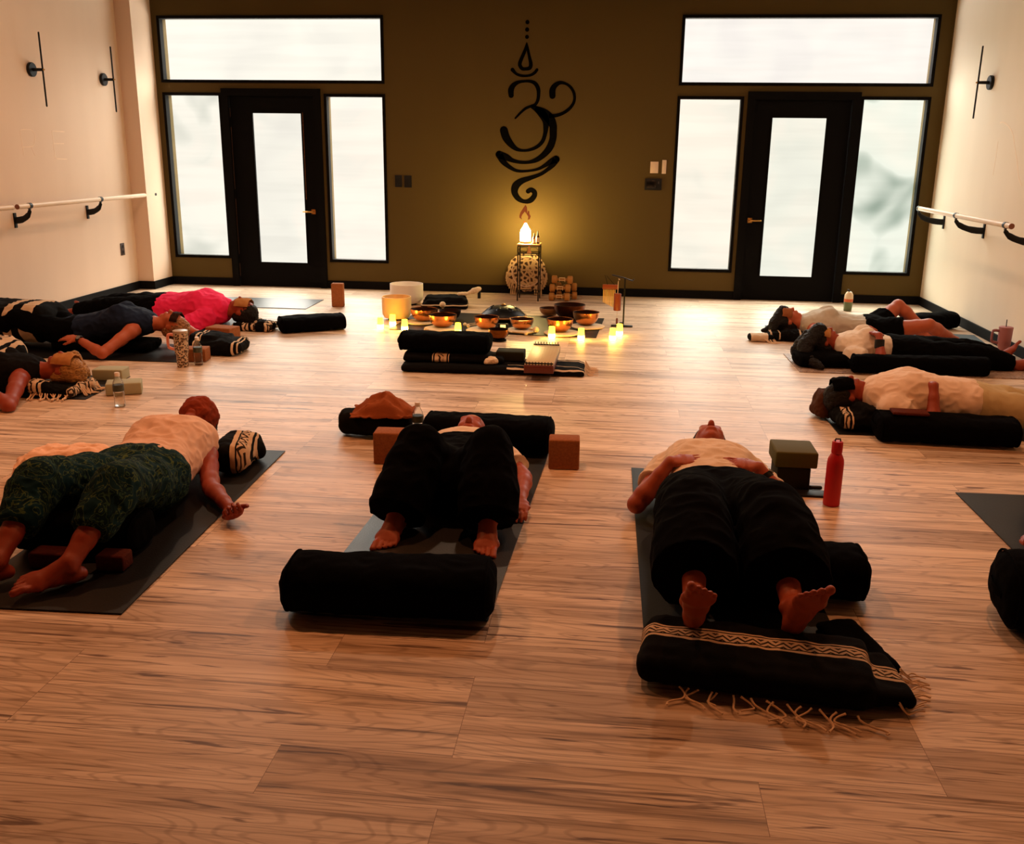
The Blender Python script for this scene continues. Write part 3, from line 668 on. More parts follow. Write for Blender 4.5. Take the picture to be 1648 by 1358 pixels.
WHz = (WH[0], WH[1], WH[2], 1); Kz = (K[0], K[1], K[2], 0)
def st(*a):   # band list: (position, light?, zigzag?)
    out = []
    for p, light, z in a: c = WH if light else K; out.append((p, (c[0], c[1], c[2], 1.0 if z else 0.0)))
    return out
BANDS = st((0, 0, 0), (.14, 1, 0), (.16, 0, 0), (.18, 1, 0), (.24, 1, 1), (.34, 1, 0), (.40, 0, 0), (.42, 1, 0), (.44, 0, 0))
M_FALSA_X = stripes_mat('striped_blanket_x', BANDS, 'X', .52, zig=.03, period=1)
M_FALSA_Y = stripes_mat('striped_blanket_y', BANDS, 'Y', .42, zig=.03, period=1)
M_FALSA_Z = stripes_mat('striped_blanket_z', st((0, 0, 0), (.3, 1, 0), (.36, 0, 0), (.5, 1, 0), (.54, 0, 0)), 'Z', .11, period=1)
M_LEOP, _nt, _N, _L, _bs = newmat('leopard_print')
_t = _N.new('ShaderNodeTexCoord'); _v = _N.new('ShaderNodeTexVoronoi'); _v.inputs['Scale'].default_value = 70; _L.new(_t.outputs['Object'], _v.inputs[0])
_r = ramp(_N, [(0, lin(130, 88, 56)), (.3, lin(30, 22, 18)), (.5, lin(206, 182, 152))], 'CONSTANT'); _L.new(_v.outputs['Distance'], _r.inputs[0]); _L.new(_r.outputs[0], _bs.inputs['Base Color']); _bs.inputs['Roughness'].default_value = .35
V = Vector
def end_stripes():
    m = stripes_mat('black_blanket_end_stripes', st((0, 0, 0), (.34, 1, 0), (.40, 0, 0), (.50, 1, 0), (.56, 0, 0), (.8, 1, 0), (.83, 0, 0)), 'Y', .32, period=1)
    nt = m.node_tree; N = nt.nodes; L = nt.links; bs = N['Principled BSDF']; src = bs.inputs['Base Color'].links[0].from_socket
    t = N.new('ShaderNodeTexCoord'); s = N.new('ShaderNodeSeparateXYZ'); L.new(t.outputs['Object'], s.inputs[0])
    g = N.new('ShaderNodeMath'); g.operation = 'GREATER_THAN'; g.inputs[1].default_value = .1; L.new(s.outputs['X'], g.inputs[0])
    x = N.new('ShaderNodeMix'); x.data_type = 'RGBA'; x.inputs['A'].default_value = K; L.new(g.outputs[0], x.inputs['Factor']); L.new(src, x.inputs['B']); L.new(x.outputs['Result'], bs.inputs['Base Color'])
    return m
# ------------------------------------------------------------------ generic props
def yoga_mat(label, c, L_, W_, rz, m, group=None, curl=None, th=.005, name='yoga_mat'):
    mb = MB()
    def f(u, v):
        x = (u-.5)*L_; y = (v-.5)*W_; z = th+.0012*noise.noise(V((x*4, y*4, c[0])))
        if curl: z += .02*max(0, (u-.96)/.04)**2
        return V((x, y, z))
    mb.grid(f, 60, 14, th-.001)
    o = obj(name, mb, m, loc=(c[0], c[1], .001), rz=rz); tag(o, label, 'yoga mat', group); return o
def bolster(label, c, L_, rw, rh, rz, m=None, group=None, tilt=0, seed=0, sup=.75, name='bolster'):
    """stuffed cushion: rounded long body, piping round both ends, webbing handle; c = centre of its underside"""
    t = thing(name, label, 'bolster', c, rz, group); h = L_/2
    me = remesh(SB().roll(h, rw, rh, sup, min(rw, rh)*.55), .010, 1, (.010, 9), seed)
    for v in me.vertices: v.co.z = max(v.co.z, .0012)
    b = obj('cushion', me, m or M_BOL, t)
    for s in (-1, 1):
        R = []
        for k in range(40):
            q = 2*PI*k/40; cx, sx = math.cos(q), math.sin(q)
            R.append(V((s*(h-min(rw, rh)*.30), math.copysign(abs(cx)**sup, cx)*rw*.955, rh+math.copysign(abs(sx)**sup, sx)*rh*.945)))
        p = MB(); RR = [[q+V((math.cos(a)*.005, 0, 0))+(q-V((s*(h-min(rw, rh)*.30), 0, rh))).normalized()*math.sin(a)*.005 for a in [2*PI*i/6 for i in range(6)]] for q in R]
        p.rings(RR, close=True); obj('piping', p, m or M_BOL, t)
    hb = MB(); P = [V((-h-.002, -.07, rh)), V((-h-.012, -.045, rh+.004)), V((-h-.016, 0, rh+.006)), V((-h-.012, .045, rh+.004)), V((-h-.002, .07, rh))]
    hb.limb([p+V((.004, 0, 0)) for p in P], [(.004, .013)]*5, n=8, hemi=False)
    obj('carry_handle', hb, m or M_BOL, t)
    return t
def block(label, c, size, rz=0, m=None, group=None, name='yoga_block', bev=.008):
    o = obj(name, MB().box((0, 0, size[2]/2), size), m or M_CORK, loc=c, bev=bev, seg=3, rz=rz, ang=60); return tag(o, label, 'yoga block', group)
def fringe(parent, P0, P1, n, length, dirv, seed=0, m=None, r=.0022, wav=.014, name='fringe'):
    """knotted yarn tassels hanging from the edge P0-P1 and lying on the ground"""
    rnd = random.Random(seed); mb = MB(); P0 = V(P0); P1 = V(P1); d = V(dirv).normalized()
    for i in range(n):
        a = P0.lerp(P1, (i+.5+rnd.uniform(-.3, .3))/n); s = (P1-P0).normalized(); Q = [a]; L_ = length*rnd.uniform(.6, 1.15); off = rnd.uniform(-.5, .5)
        ph = rnd.uniform(0, 6); am = wav*rnd.uniform(.2, 1.1)
        for k in range(1, 6):
            w = (math.sin(k*.9+ph)-math.sin(ph))*am
            p = a+d*L_*k/5+s*(w+off*length*.4*k/5); p.z = max(.004, a.z*(1-k/2.2))if a.z > .006 else .004+.003*abs(math.sin(k+i)); Q.append(p)
        Q = catmull(Q, 3); mb.limb(Q, [r*1.3]+[r]*(len(Q)-1), n=5, hemi=False)
    o = obj(name, mb, m or M_ROPE, parent); o['kind'] = 'stuff'; o['label'] = 'cream knotted yarn fringe'; return o
def blanket(label, c, parts_, rz=0, m=None, group=None, vox=.012, fold=(.02, 9), seed=0, name='blanket', it=2, cat='blanket', lift=True):
    """folded or bunched blanket: soft slabs (centre, half sizes, tilt about y, turn about z) fused and creased"""
    mb = SB(.02)
    for (p, s, tl, tw) in parts_: mb.slab(p, s, Matrix.Rotation(tw, 3, 'Z') @ Matrix.Rotation(tl, 3, 'Y'))
    me = remesh(mb, vox, it, fold, seed)
    if lift:
        for v in me.vertices: v.co.z = max(v.co.z, .0015+.002*(v.co.x*7 % .3))
    o = obj(name, me, m or M_FALSA_X, loc=c, rz=rz); return tag(o, label, cat, group)
def cloth(name, label, cat, c, fn, nu, nv, th, m, rz=0, group=None):
    mb = MB().grid(fn, nu, nv, th); o = obj(name, mb, m, loc=c, rz=rz); return tag(o, label, cat, group)
def pet_bottle(label, x, y, h=.21, fill=.55, z=.001):
    t = thing('water_bottle', label, 'water bottle', (x, y, z)); k = h/.21
    prof = [(.0, .002), (.026, 0), (.031, .004), (.032, .02), (.030, .045), (.032, .07), (.0325, .10), (.032, .135), (.028, .155), (.018, .175), (.0135, .185), (.0135, .20)]
    mb = MB(); mb.lathe([(r*k, q*k) for r, q in prof]+[(.012*k, .2*k), (.012*k, .186*k), (.0165*k, .174*k), (.0265*k, .153*k), (.0305*k, .135*k), (.0305*k, .07*k), (.0285*k, .045*k), (.0305*k, .02*k), (.0295*k, .005*k), (0, .004*k)])
    obj('bottle_body', mb, M_PET, t)
    obj('bottle_cap', MB().lathe([(0, .188*k), (.0155*k, .188*k), (.0155*k, .209*k), (.014*k, .211*k), (0, .211*k)], n=20), M_CAP, t)
    obj('bottle_label', MB().lathe([(.0328*k, .098*k), (.0333*k, .098*k), (.0333*k, .136*k), (.0328*k, .136*k)], n=28), mat('bottle_label_print', lin(60, 66, 50), .5, var=.5, scale=60), t)
    obj('water', MB().lathe([(0, .007*k), (.028*k, .007*k), (.0295*k, .02*k), (.0275*k, .045*k), (.0295*k, .07*k), (.0295*k, fill*.2*k+.001), (0, fill*.2*k+.001)], n=24), glassy('bottle_water', (.97, .97, .96, 1), 0), t)
    return t
def handled_tumbler(label, x, y, h, m, mh, rz=0, straw=False, taper=.78):
    t = thing('tumbler', label, 'tumbler', (x, y, .001), rz); r = .05
    obj('cup_body', MB().lathe([(0, 0), (r*taper, 0), (r*taper+.002, .004), (r*taper+.003, h*.33), (r*.96, h*.42), (r, h*.9), (r*1.0, h*.93), (0, h*.93)]), m, t)
    obj('lid', MB().lathe([(0, h*.93), (r*1.02, h*.93), (r*1.03, h*.95), (r*1.02, h*.99), (r*.9, h), (0, h)]), mat('tumbler_lid', lin(180, 160, 140), .3, var=.05) if not straw else m, t)
    P = [(r*.97, 0, h*.86), (r+.03, 0, h*.87), (r+.045, 0, h*.82), (r+.045, 0, h*.56), (r+.032, 0, h*.50), (r*.93, 0, h*.47)]
    obj('handle', MB().limb([tuple(q) for q in catmull(P, 3)], [(.009, .011)]*(5*3+1), n=10), mh, t)
    if straw: obj('straw', MB().limb([(0, 0, h*.6), (.004, .002, h*1.22)], [.0035, .0035], n=8), M_METAL, t)
    return t

# ------------------------------------------------------------------ altar in the middle
am = yoga_mat('dark mat laid out as an altar under the bronze singing bowls', (-1.02, 8.44), 1.78, .98, -.05, M_MATD, name='altar_mat', th=.004)
def singing_bowl(x, y, r, h, label, z=.02, m=M_COPPER, lip=1.0, group='bronze singing bowls on the altar mat', deep=.8):
    t = thing('singing_bowl', label, 'singing bowl', (x, y, z), group=group)
    prof = [(0, 0), (r*.38, .001), (r*.62, h*.10), (r*.84, h*.34), (r*.96, h*.66), (r*lip, h*.96), (r*(lip+.005), h), (r*(lip-.025), h)]
    obj('bowl_wall', MB().lathe(prof+[(r*.93, h*.66), (r*.81, h*.36), (r*.6, h*.14), (0, h*.05)], n=48), m, t)
    obj('bowl_inside', MB().lathe([(0, h*.055), (r*.6, h*.145), (r*.805, h*.365), (r*.925, h*.665), (r*(lip-.03), h*.97), (r*(lip-.032), h*.97), (r*.918, h*.665), (r*.80, h*.372), (r*.595, h*.155), (0, h*.065)], n=48), M_BOWLIN, t)
    return t
def pad(x, y, w, rz, label, h=.016, group='cream pads under the bowls'):
    n = 30; t = MB(); rnd = random.Random(int(x*1000)); ph = rnd.random()*6
    R = [[V((math.cos(2*PI*i/n)*w*k*(1+.05*math.sin(3*2*PI*i/n+ph)), math.sin(2*PI*i/n)*w*k*(1+.04*math.sin(2*2*PI*i/n+ph)), z)) for i in range(n)] for k, z in ((.94, 0), (1, h*.3), (1, h*.7), (.93, h))]
    t.rings(R); return tag(obj('bowl_pad', t, M_CREAM, loc=(x, y, .0062), rz=rz), label, 'bowl pad', group)
BOWLS = [(-1.70, 8.37, .123, .105, 'bronze singing bowl at the left rear of the altar, behind the lone candle'),
         (-1.485, 8.10, .122, .105, 'bronze singing bowl on a cream pad, second from the left on the altar'),
         (-1.10, 8.08, .108, .102, 'bronze singing bowl just left of the small dark bowl and clock'),
         (-.80, 8.12, .103, .085, 'shallow bronze singing bowl just in front of the handpan on the right'),
         (-.468, 8.05, .113, .107, 'bronze singing bowl right behind the single candle on a pad'),
         (-.262, 8.42, .117, .112, 'bronze singing bowl on a pad at the right end of the altar mat')]
for x, y, r, h, l in BOWLS: singing_bowl(x, y, r, h, l, z=.0235)
for (x, y, w), l in zip(((-1.72, 8.34, .14), (-1.48, 8.06, .15), (-1.12, 8.05, .15), (-.80, 8.09, .135), (-.45, 8.02, .15), (-.245, 8.38, .15)),
        ('under the left rear bowl', 'under the second bowl from the left', 'under the bowl left of the small dark bowl', 'under the shallow bowl in front of the handpan', 'under the bowl behind the single candle', 'under the bowl at the right end')):
    pad(x, y, w, .3, 'cream felt pad '+l)
singing_bowl(-.425, 8.78, .145, .13, 'largest dark bronze singing bowl at the back right of the altar', z=.012, m=mat('dark_bronze', lin(120, 64, 30), .3, .5, 1, var=.4, scale=30), group=None, lip=1.0)
t = singing_bowl(-.945, 7.66, .086, .085, 'small dark bowl in front of the altar mat before the little clock', z=.012, m=mat('dark_gold_bowl', lin(110, 62, 22), .25, .5, 1, var=.4), group=None, lip=.95)
tag(obj('bowl_ring', MB().lathe([(.05, 0), (.062, 0), (.066, .006), (.062, .0117), (.05, .0117), (.046, .006)], n=30), M_BOL2, loc=(-.945, 7.66, .0006)), 'black ring cushion under the small dark bowl', 'bowl ring')
singing_bowl(-1.50, 8.56, .10, .085, 'dark bowl half hidden behind the left rear bronze bowl', z=.0075, m=M_BOWLIN, group=None)
singing_bowl(-.62, 8.98, .10, .07, 'low tan bowl behind the largest dark bowl', z=.003, m=mat('tan_ceramic', lin(170, 120, 74), .6, .3), group=None)
# striker sticks
def mallet(label, a, b, r=.011, m=None, head=True, mh=None):
    a, b = V(a), V(b); t = thing('mallet', label, 'mallet', tuple(a), group='mallets among the bowls'); d = b-a
    obj('stick', MB().limb([(0, 0, 0), tuple(d)], [r*.45, r*.5], n=10), m or M_WOODY, t)
    if head: obj('head', MB().ell(tuple(d), (r*1.5, r*1.5, r*1.5)), mh or M_CREAM, t)
mallet('small mallet lying behind the second bowl from the left', (-1.22, 8.30, .026), (-1.31, 8.22, .026))
mallet('small mallet with a pale head lying left of the middle bowl', (-1.16, 8.33, .02), (-1.27, 8.16, .024))
mallet('wooden mallet leaning out of the shallow bowl', (-.72, 8.0, .04), (-.665, 7.97, .045), .018)
mallet('stick with a pale tip in front of the shallow bowl', (-.86, 7.96, .02), (-.745, 7.925, .02), .012)
mallet('stick with a pale tip in front of the second bowl', (-1.50, 7.905, .014), (-1.60, 7.94, .02), .012)
# handpan
t = thing('handpan', 'black domed handpan on a tan ring at the back of the altar', 'handpan', (-1.02, 8.62, .0065))
obj('shell', MB().lathe([(0, .14), (.03, .139), (.034, .132), (.08, .128), (.15, .10), (.19, .065), (.205, .045), (.205, .04), (.18, .02), (.1, .003), (0, .002)], n=48), mat('handpan_steel', lin(24, 21, 19), .4, .5, .7), t)
obj('rim', MB().lathe([(.203, .036), (.212, .036), (.215, .043), (.212, .05), (.203, .05)], n=48), mat('rope_rim', lin(150, 108, 66), .8), t)
obj('centre_dimple', MB().lathe([(0, .150), (.012, .149), (.022, .143), (.024, .137), (0, .137)], n=24), mat('brass_dimple', lin(200, 150, 80), .3, metal=1), t)
for k in range(7):
    a = 2*PI*k/7; p = V((.125*math.cos(a), .125*math.sin(a), .112))
    obj('tone_field', MB().ell(p, (.028, .022, .006), Matrix.Rotation(a, 3, 'Z') @ Matrix.Rotation(.55, 3, 'Y'), 16, 6), mat('handpan_steel', lin(20, 17, 15), .35, .5, .7) if k == 0 else bpy.data.materials['handpan_steel.001'], t)
# little lit clock
t = thing('digital_clock', 'little lit display standing behind the small dark bowl', 'clock', (-.93, 7.86, .0065))
obj('case', MB().box((0, 0, .05), (.085, .03, .10)), M_SWB, t, bev=.004)
obj('screen', MB().box((0, -.0155, .078), (.045, .002, .03)), mat('lit_screen', lin(255, 220, 150), .4, emit=lin(255, 214, 130), estr=1.6), t)
# crystal bowls
def crystal(x, y, r, h, label, m):
    o = obj('crystal_bowl', MB().lathe([(0, 0), (r*.5, .002), (r*.86, h*.09), (r*.98, h*.25), (r, h*.5), (r, h), (r*.955, h), (r*.955, h*.5), (r*.93, h*.27), (r*.8, h*.12), (0, h*.05)], n=56), m, loc=(x, y, .004)); return tag(o, label, 'crystal bowl')
M_CRYA = mat('amber_quartz', lin(250, 208, 144), .5, .3, var=.12, scale=6); M_CRYA.node_tree.nodes['Principled BSDF'].inputs['Subsurface Weight'].default_value = .5
M_CRYA.node_tree.nodes['Principled BSDF'].inputs['Subsurface Radius'].default_value = (.06, .04, .02)
crystal(-1.985, 8.52, .132, .205, 'amber frosted crystal bowl in front of the taller white one', M_CRYA)
crystal(-2.09, 9.42, .165, .20, 'tall white crystal bowl behind the amber one', M_WHITEB)
obj('o_ring', MB().lathe([(.06, 0), (.08, 0), (.08, .0035), (.06, .0035)], n=30), M_BOL2, loc=(-1.985, 8.52, .0003)); tag(bpy.data.objects['o_ring'], 'rubber ring under the amber crystal bowl', 'ring')
obj('o_ring', MB().lathe([(.08, 0), (.10, 0), (.10, .0035), (.08, .0035)], n=30), M_BOL2, loc=(-2.09, 9.42, .0003)); tag(bpy.data.objects['o_ring.001'], 'rubber ring under the white crystal bowl', 'ring')
mallet('cream mallet standing upright behind the left rear bowl', (-1.62, 8.86, .006), (-1.625, 8.87, .09), .02)
# candles
def candle_mat():
    m, nt, N, L, bs = newmat('glowing_frosted_cup'); t = N.new('ShaderNodeTexCoord'); s = N.new('ShaderNodeSeparateXYZ'); L.new(t.outputs['Object'], s.inputs[0])
    r = ramp(N, [(0, (1, .50, .05, 1)), (.02, (1, .62, .14, 1)), (.045, (1, .46, .014, 1)), (.095, (1, .44, .012, 1))])
    L.new(s.outputs['Z'], r.inputs[0]); k = ramp(N, [(0, (.5, .5, .5, 1)), (.022, (1, 1, 1, 1)), (.05, (.25, .25, .25, 1)), (.1, (.2, .2, .2, 1))]); L.new(s.outputs['Z'], k.inputs[0])
    L.new(r.outputs[0], bs.inputs['Emission Color']); mu = N.new('ShaderNodeMath'); mu.operation = 'MULTIPLY'; L.new(k.outputs[0], mu.inputs[0]); mu.inputs[1].default_value = 60; L.new(mu.outputs[0], bs.inputs['Emission Strength'])
    bs.inputs['Base Color'].default_value = lin(240, 200, 120); return m
M_CAND = candle_mat()
M_TEAL = mat('tealight_plastic', lin(240, 220, 170), .5, emit=(1, .7, .25, 1), estr=3)
CND = [(-2.01, 8.0, 'glowing candle at the far left, the nearer of the left pair'), (-1.94, 8.16, 'glowing candle at the far left, the farther of the left pair'),
       (-1.785, 7.945, 'glowing candle standing alone at the left front corner of the altar mat'), (-1.31, 7.855, 'glowing candle behind the big black bolster'),
       (-.52, 7.825, 'glowing candle in front of a bronze bowl, right of the small dark bowl'), (-.277, 7.79, 'glowing candle standing alone right of the centre'),
       (-.02, 7.83, 'glowing candle at the far right, the nearer of the right pair'), (.035, 8.04, 'glowing candle at the far right, before the chime stand')]
for k, (x, y, l) in enumerate(CND):
    t = thing('votive_candle', l, 'candle', (x, y, .001), group='glowing votive candles round the altar')
    obj('frosted_cup', MB().lathe([(0, 0), (.021, 0), (.0275, .012), (.0285, .03), (.026, .06), (.0235, .1), (.0215, .1), (.0245, .06), (.0265, .03), (.025, .012), (0, .008)], n=28), M_CAND, t)
    obj('tealight', MB().lathe([(0, .0095), (.016, .0095), (.016, .022), (.004, .023), (.003, .034), (0, .038)], n=18), M_TEAL, t)
# props in front of the altar
blk = blanket('long black folded blanket under the large black bolster, striped at its right end', (-.84, 6.60, .001),
        [((0, 0, .020), (.64, .18, .019), 0, 0), ((-.02, .01, .04), (.62, .16, .010), 0, .01)], rz=.03,
        m=end_stripes(), fold=(.008, 7), seed=4)
fringe(blk, (.64, -.15, .03), (.64, .15, .05), 22, .09, (1, .1, 0), 5)
blanket('rolled black and cream patterned blanket squeezed under the large bolster', (-1.13, 6.64, .052), [((0, 0, .024), (.36, .13, .024), 0, 0), ((-.05, 0, .04), (.30, .11, .018), 0, .05)], rz=.03,
        m=stripes_mat('patterned_blanket_mid', st((0, 0, 0), (.84, 1, 0), (.85, 0, 0), (.86, 1, 0), (.885, 1, 1), (.93, 1, 0), (.955, 0, 0), (.965, 1, 0), (.975, 0, 0)), 'X', .9, zig=.03, period=1), fold=(.008, 8), seed=2)
bolster('large black bolster on the pile of blankets in front of the altar', (-1.20, 6.66, .115), .66, .13, .066, .02, seed=3)
block('dark green foam block on the black blanket beside the large bolster', (-.735, 6.70, .055), (.20, .15, .07), .0, M_DGREEN)
blanket('crumpled scrap of cream fringed blanket beside the dark green block', (-.86, 6.53, .055), [((0, 0, .02), (.05, .04, .02), 0, .3), ((.02, .01, .03), (.03, .03, .015), .3, 1)], m=M_CREAM, vox=.006, fold=(.012, 30), seed=9)
# wooden string instrument
t = thing('monochord', 'pale topped wooden string instrument with rows of pegs on the blanket end', 'string instrument', (-.50, 6.64, .058), -.0)
bx = MB(); bx.box((0, 0, .026), (.20, .74, .052)); obj('sound_box', bx, M_WOODR, t, bev=.004)
obj('soundboard', MB().box((0, 0, .0545), (.196, .70, .005)), M_WOODY, t, bev=.001)
for y in (-.33, .33): obj('bridge', MB().box((0, y, .060), (.19, .012, .008)), M_BOL2, t)
for s, y in ((-1, -.352), (1, .352)):
    for i in range(9): obj('peg', MB().limb([(-.085+.021*i, y, .05), (-.085+.021*i, y+.003*s, .074)], [.0028, .0028], n=8), M_BOL2 if s < 0 else M_METAL, t)
sg = MB()
for i in range(9): sg.limb([(-.085+.021*i, -.35, .0655), (-.085+.021*i, .35, .0655)], [.0005, .0005], n=4, hemi=False)
o = obj('strings', sg, M_BRASS, t); o['kind'] = 'stuff'
# folded blanket behind the bowls with a cream roll on it
bk = blanket('folded black and cream patterned blanket behind the left bowls', (-1.68, 9.30, .001), [((0, 0, .025), (.23, .17, .025), 0, 0), ((.01, .02, .065), (.21, .15, .02), 0, .1), ((0, .03, .095), (.19, .12, .013), 0, -.1)], rz=.12,
        m=stripes_mat('blanket_fold_layers', st((0, 0, 0), (.40, 1, 0), (.50, 0, 0)), 'Z', .1, period=1), fold=(.014, 11), seed=6)
blanket('cream cloth rolled at the back right corner of the patterned blanket', (-1.47, 9.42, .106), [((0, 0, .022), (.11, .022, .020), -.15, .5), ((.08, .045, .05), (.05, .03, .022), -.3, .5)], m=M_CREAM, vox=.007, fold=(.012, 18), seed=3, cat='cloth', name='rolled_cloth')
# iron plant stand with diffuser and bottles
t = thing('plant_stand', 'tall black iron plant stand with a square top against the back wall', 'plant stand', (-.912, 9.94, 0))
obj('table_top', MB().box((0, 0, .572), (.235, .235, .014)), mat('stone_top', lin(196, 150, 96), .4, var=.2), t, bev=.003)
for z in (.558, .485, .47, .085):
    fr = MB()
    for s in (-1, 1):
        fr.box((0, s*.105, z), (.21, .008, .008)); fr.box((s*.105, 0, z), (.008, .204, .008))
    obj('rail_ring', fr, M_IRON, t, smooth=False)
for sx in (-1, 1):
    for sy in (-1, 1):
        obj('leg', MB().box((sx*.107, sy*.107, .2825), (.012, .012, .565)), M_IRON, t, smooth=False)
for s in (-1, 1):
    q = MB(); P = [(s*(.05+.045*math.cos(a)), -.105, .52+.03*math.sin(a)) for a in [PI*2*k/14 for k in range(12)]]
    q.limb(P, [.0028]*len(P), n=6, hemi=False); obj('scroll', q, M_IRON, t)
t = thing('diffuser_lamp', 'glowing white bottle shaped diffuser on top of the iron stand', 'diffuser lamp', (-.955, 9.94, .5795))
M_GLOW = mat('glowing_white_shade', lin(255, 236, 190), .5, emit=(1, .70, .24, 1), estr=240)
obj('lamp_shade', MB().lathe([(0, .022), (.050, .022), (.054, .03), (.054, .11), (.048, .135), (.028, .165), (.014, .19), (.010, .2), (0, .2)], n=36), M_GLOW, t)
obj('lamp_base', MB().lathe([(0, 0), (.054, 0), (.056, .006), (.054, .0215), (0, .0215)], n=36), mat('cream_lamp_base', lin(230, 200, 150), .5), t)
def dropper(x, y, h, label, m):
    t = thing('dropper_bottle', label, 'dropper bottle', (x, y, .5795))
    obj('bottle_body', MB().lathe([(0, 0), (.0165, 0), (.018, .003), (.018, h*.52), (.014, h*.6), (.008, h*.64), (.008, h*.68), (0, h*.68)], n=20), m, t)
    obj('dropper_cap', MB().lathe([(0, h*.64), (.0095, h*.64), (.0095, h*.78), (.006, h*.80), (.0055, h*.95), (.003, h), (0, h)], n=16), M_SWB, t)
    obj('bottle_label', MB().lathe([(.0182, h*.1), (.0185, h*.1), (.0185, h*.48), (.0182, h*.48)], n=20), M_CREAM, t)
dropper(-.862, 9.90, .105, 'small amber dropper bottle next to the glowing diffuser', mat('amber_glass', lin(150, 50, 20), .2))
dropper(-.828, 9.93, .13, 'taller dark dropper bottle at the right edge of the stand top', mat('brown_glass', lin(60, 26, 12), .2))
tag(obj('small_figurine', MB().lathe([(0, 0), (.022, 0), (.024, .01), (.018, .02), (.014, .035), (.011, .045), (.013, .055), (.008, .068), (0, .07)], n=20), mat('ivory_figurine', lin(220, 160, 90), .5), loc=(-.905, 9.835, .4895)), 'small pale figurine on the shelf bar under the stand top', 'figurine')
# round macrame hanging leaned on the wall
M_MAC, _nt, _N, _L, _bs = newmat('macrame_lace')
_t = _N.new('ShaderNodeTexCoord'); _v = _N.new('ShaderNodeTexVoronoi'); _v.inputs['Scale'].default_value = 22; _v.feature = 'DISTANCE_TO_EDGE'; _L.new(_t.outputs['Object'], _v.inputs[0])
_n = _N.new('ShaderNodeTexNoise'); _n.inputs['Scale'].default_value = 90; _L.new(_t.outputs['Object'], _n.inputs[0])
_r = ramp(_N, [(0, lin(206, 176, 130)), (.16, lin(190, 156, 110)), (.24, lin(66, 42, 22))]); _L.new(_v.outputs['Distance'], _r.inputs[0]); _L.new(_r.outputs[0], _bs.inputs['Base Color']); _bs.inputs['Roughness'].default_value = .95
bump(_nt, _bs, _v.outputs['Distance'], -.6, .01)
t = thing('macrame_hanging', 'round cream macrame lace panel leaning on the wall behind the iron stand', 'macrame panel', (-.965, 10.20, .0))
lean = Matrix.Rotation(-.16, 3, 'X')
cz = .252
def tilt(mb):
    for v in mb.v: v.xyz = lean @ v
    return mb
mb = MB(); n = 120; R = []
for r, y in ((.012, -.012), (.10, -.013), (.165, -.012), (.195, -.008), (.205, 0), (.195, .008), (.012, .008)):
    R.append([V((r*(1+.02*math.sin(18*a)*(r > .17))*math.cos(a), y, cz+r*(1+.02*math.sin(18*a)*(r > .17))*math.sin(a))) for a in [2*PI*i/n for i in range(n)]])
mb.rings(R); obj('lace_disc', tilt(mb), M_MAC, t)
mb = MB(); mb.rings([[V((.155*math.cos(a)+.006*math.cos(b)*math.cos(a), -.016+.006*math.sin(b), cz+.155*math.sin(a)+.006*math.cos(b)*math.sin(a))) for b in [2*PI*j/8 for j in range(8)]] for a in [2*PI*i/60 for i in range(60)]], close=True)
obj('inner_hoop', tilt(mb), M_ROPE, t)
M_MACR = mat('macrame_cord', lin(196, 164, 120), .95, .05, var=.25, scale=60)
for i in range(24):
    a = -PI*.03-PI*.94*i/23; x, z = .212*math.cos(a), cz+.212*math.sin(a)
    if z > .055:
        l = .05 if z > .12 else max(.02, z-.02)
        mb = MB().limb([(x, -.002, z+.01), (x*1.03, -.006, z-l*.5), (x*1.03, -.004, z-l)], [.009, .006, .010], n=8); obj('tassel', tilt(mb), M_MACR, t)
# dumbbells stacked by threes
M_DBW = mat('mustard_dumbbell_vinyl', lin(170, 116, 52), .5, .3, var=.1)
M_STEEL = mat('pale_label_metal', lin(220, 190, 140), .4, metal=.3)
DB = [(-.59, 9.90, .045, 0), (-.585, 9.91, .132, .02), (-.565, 9.92, .219, -.02), (-.52, 10.02, .045, .05), (-.525, 10.03, .132, .0)]
DBL = ['bottom one of the near stack', 'middle one of the near stack', 'top one of the near stack', 'bottom one of the rear stack', 'upper one of the rear stack']
for (x, y, z, r), l in zip(DB, DBL):
    t = thing('dumbbell', 'mustard vinyl dumbbell, '+l+' against the back wall', 'dumbbell', (x, y, z), r, 'mustard dumbbells stacked by the iron stand')
    obj('grip', MB().limb([(-.06, 0, 0), (.06, 0, 0)], [.016, .016], n=16), M_DBW, t)
    for s in (-1, 1): obj('weight_head', MB().limb([(s*.052, 0, 0), (s*.06, 0, 0), (s*.10, 0, 0), (s*.108, 0, 0)], [.032, .042, .042, .032], n=6 if False else 20, hemi=False), M_DBW, t)
    lb = MB(); lb.box((0, -.02, .02), (.06, .004, .01)); lb.box((-.028, -.02, 0), (.006, .005, .04)); lb.box((.028, -.02, 0), (.006, .005, .04)); lb.box((0, -.02, -.006), (.056, .004, .005))
    obj('grip_band', lb, M_STEEL, t, smooth=False)
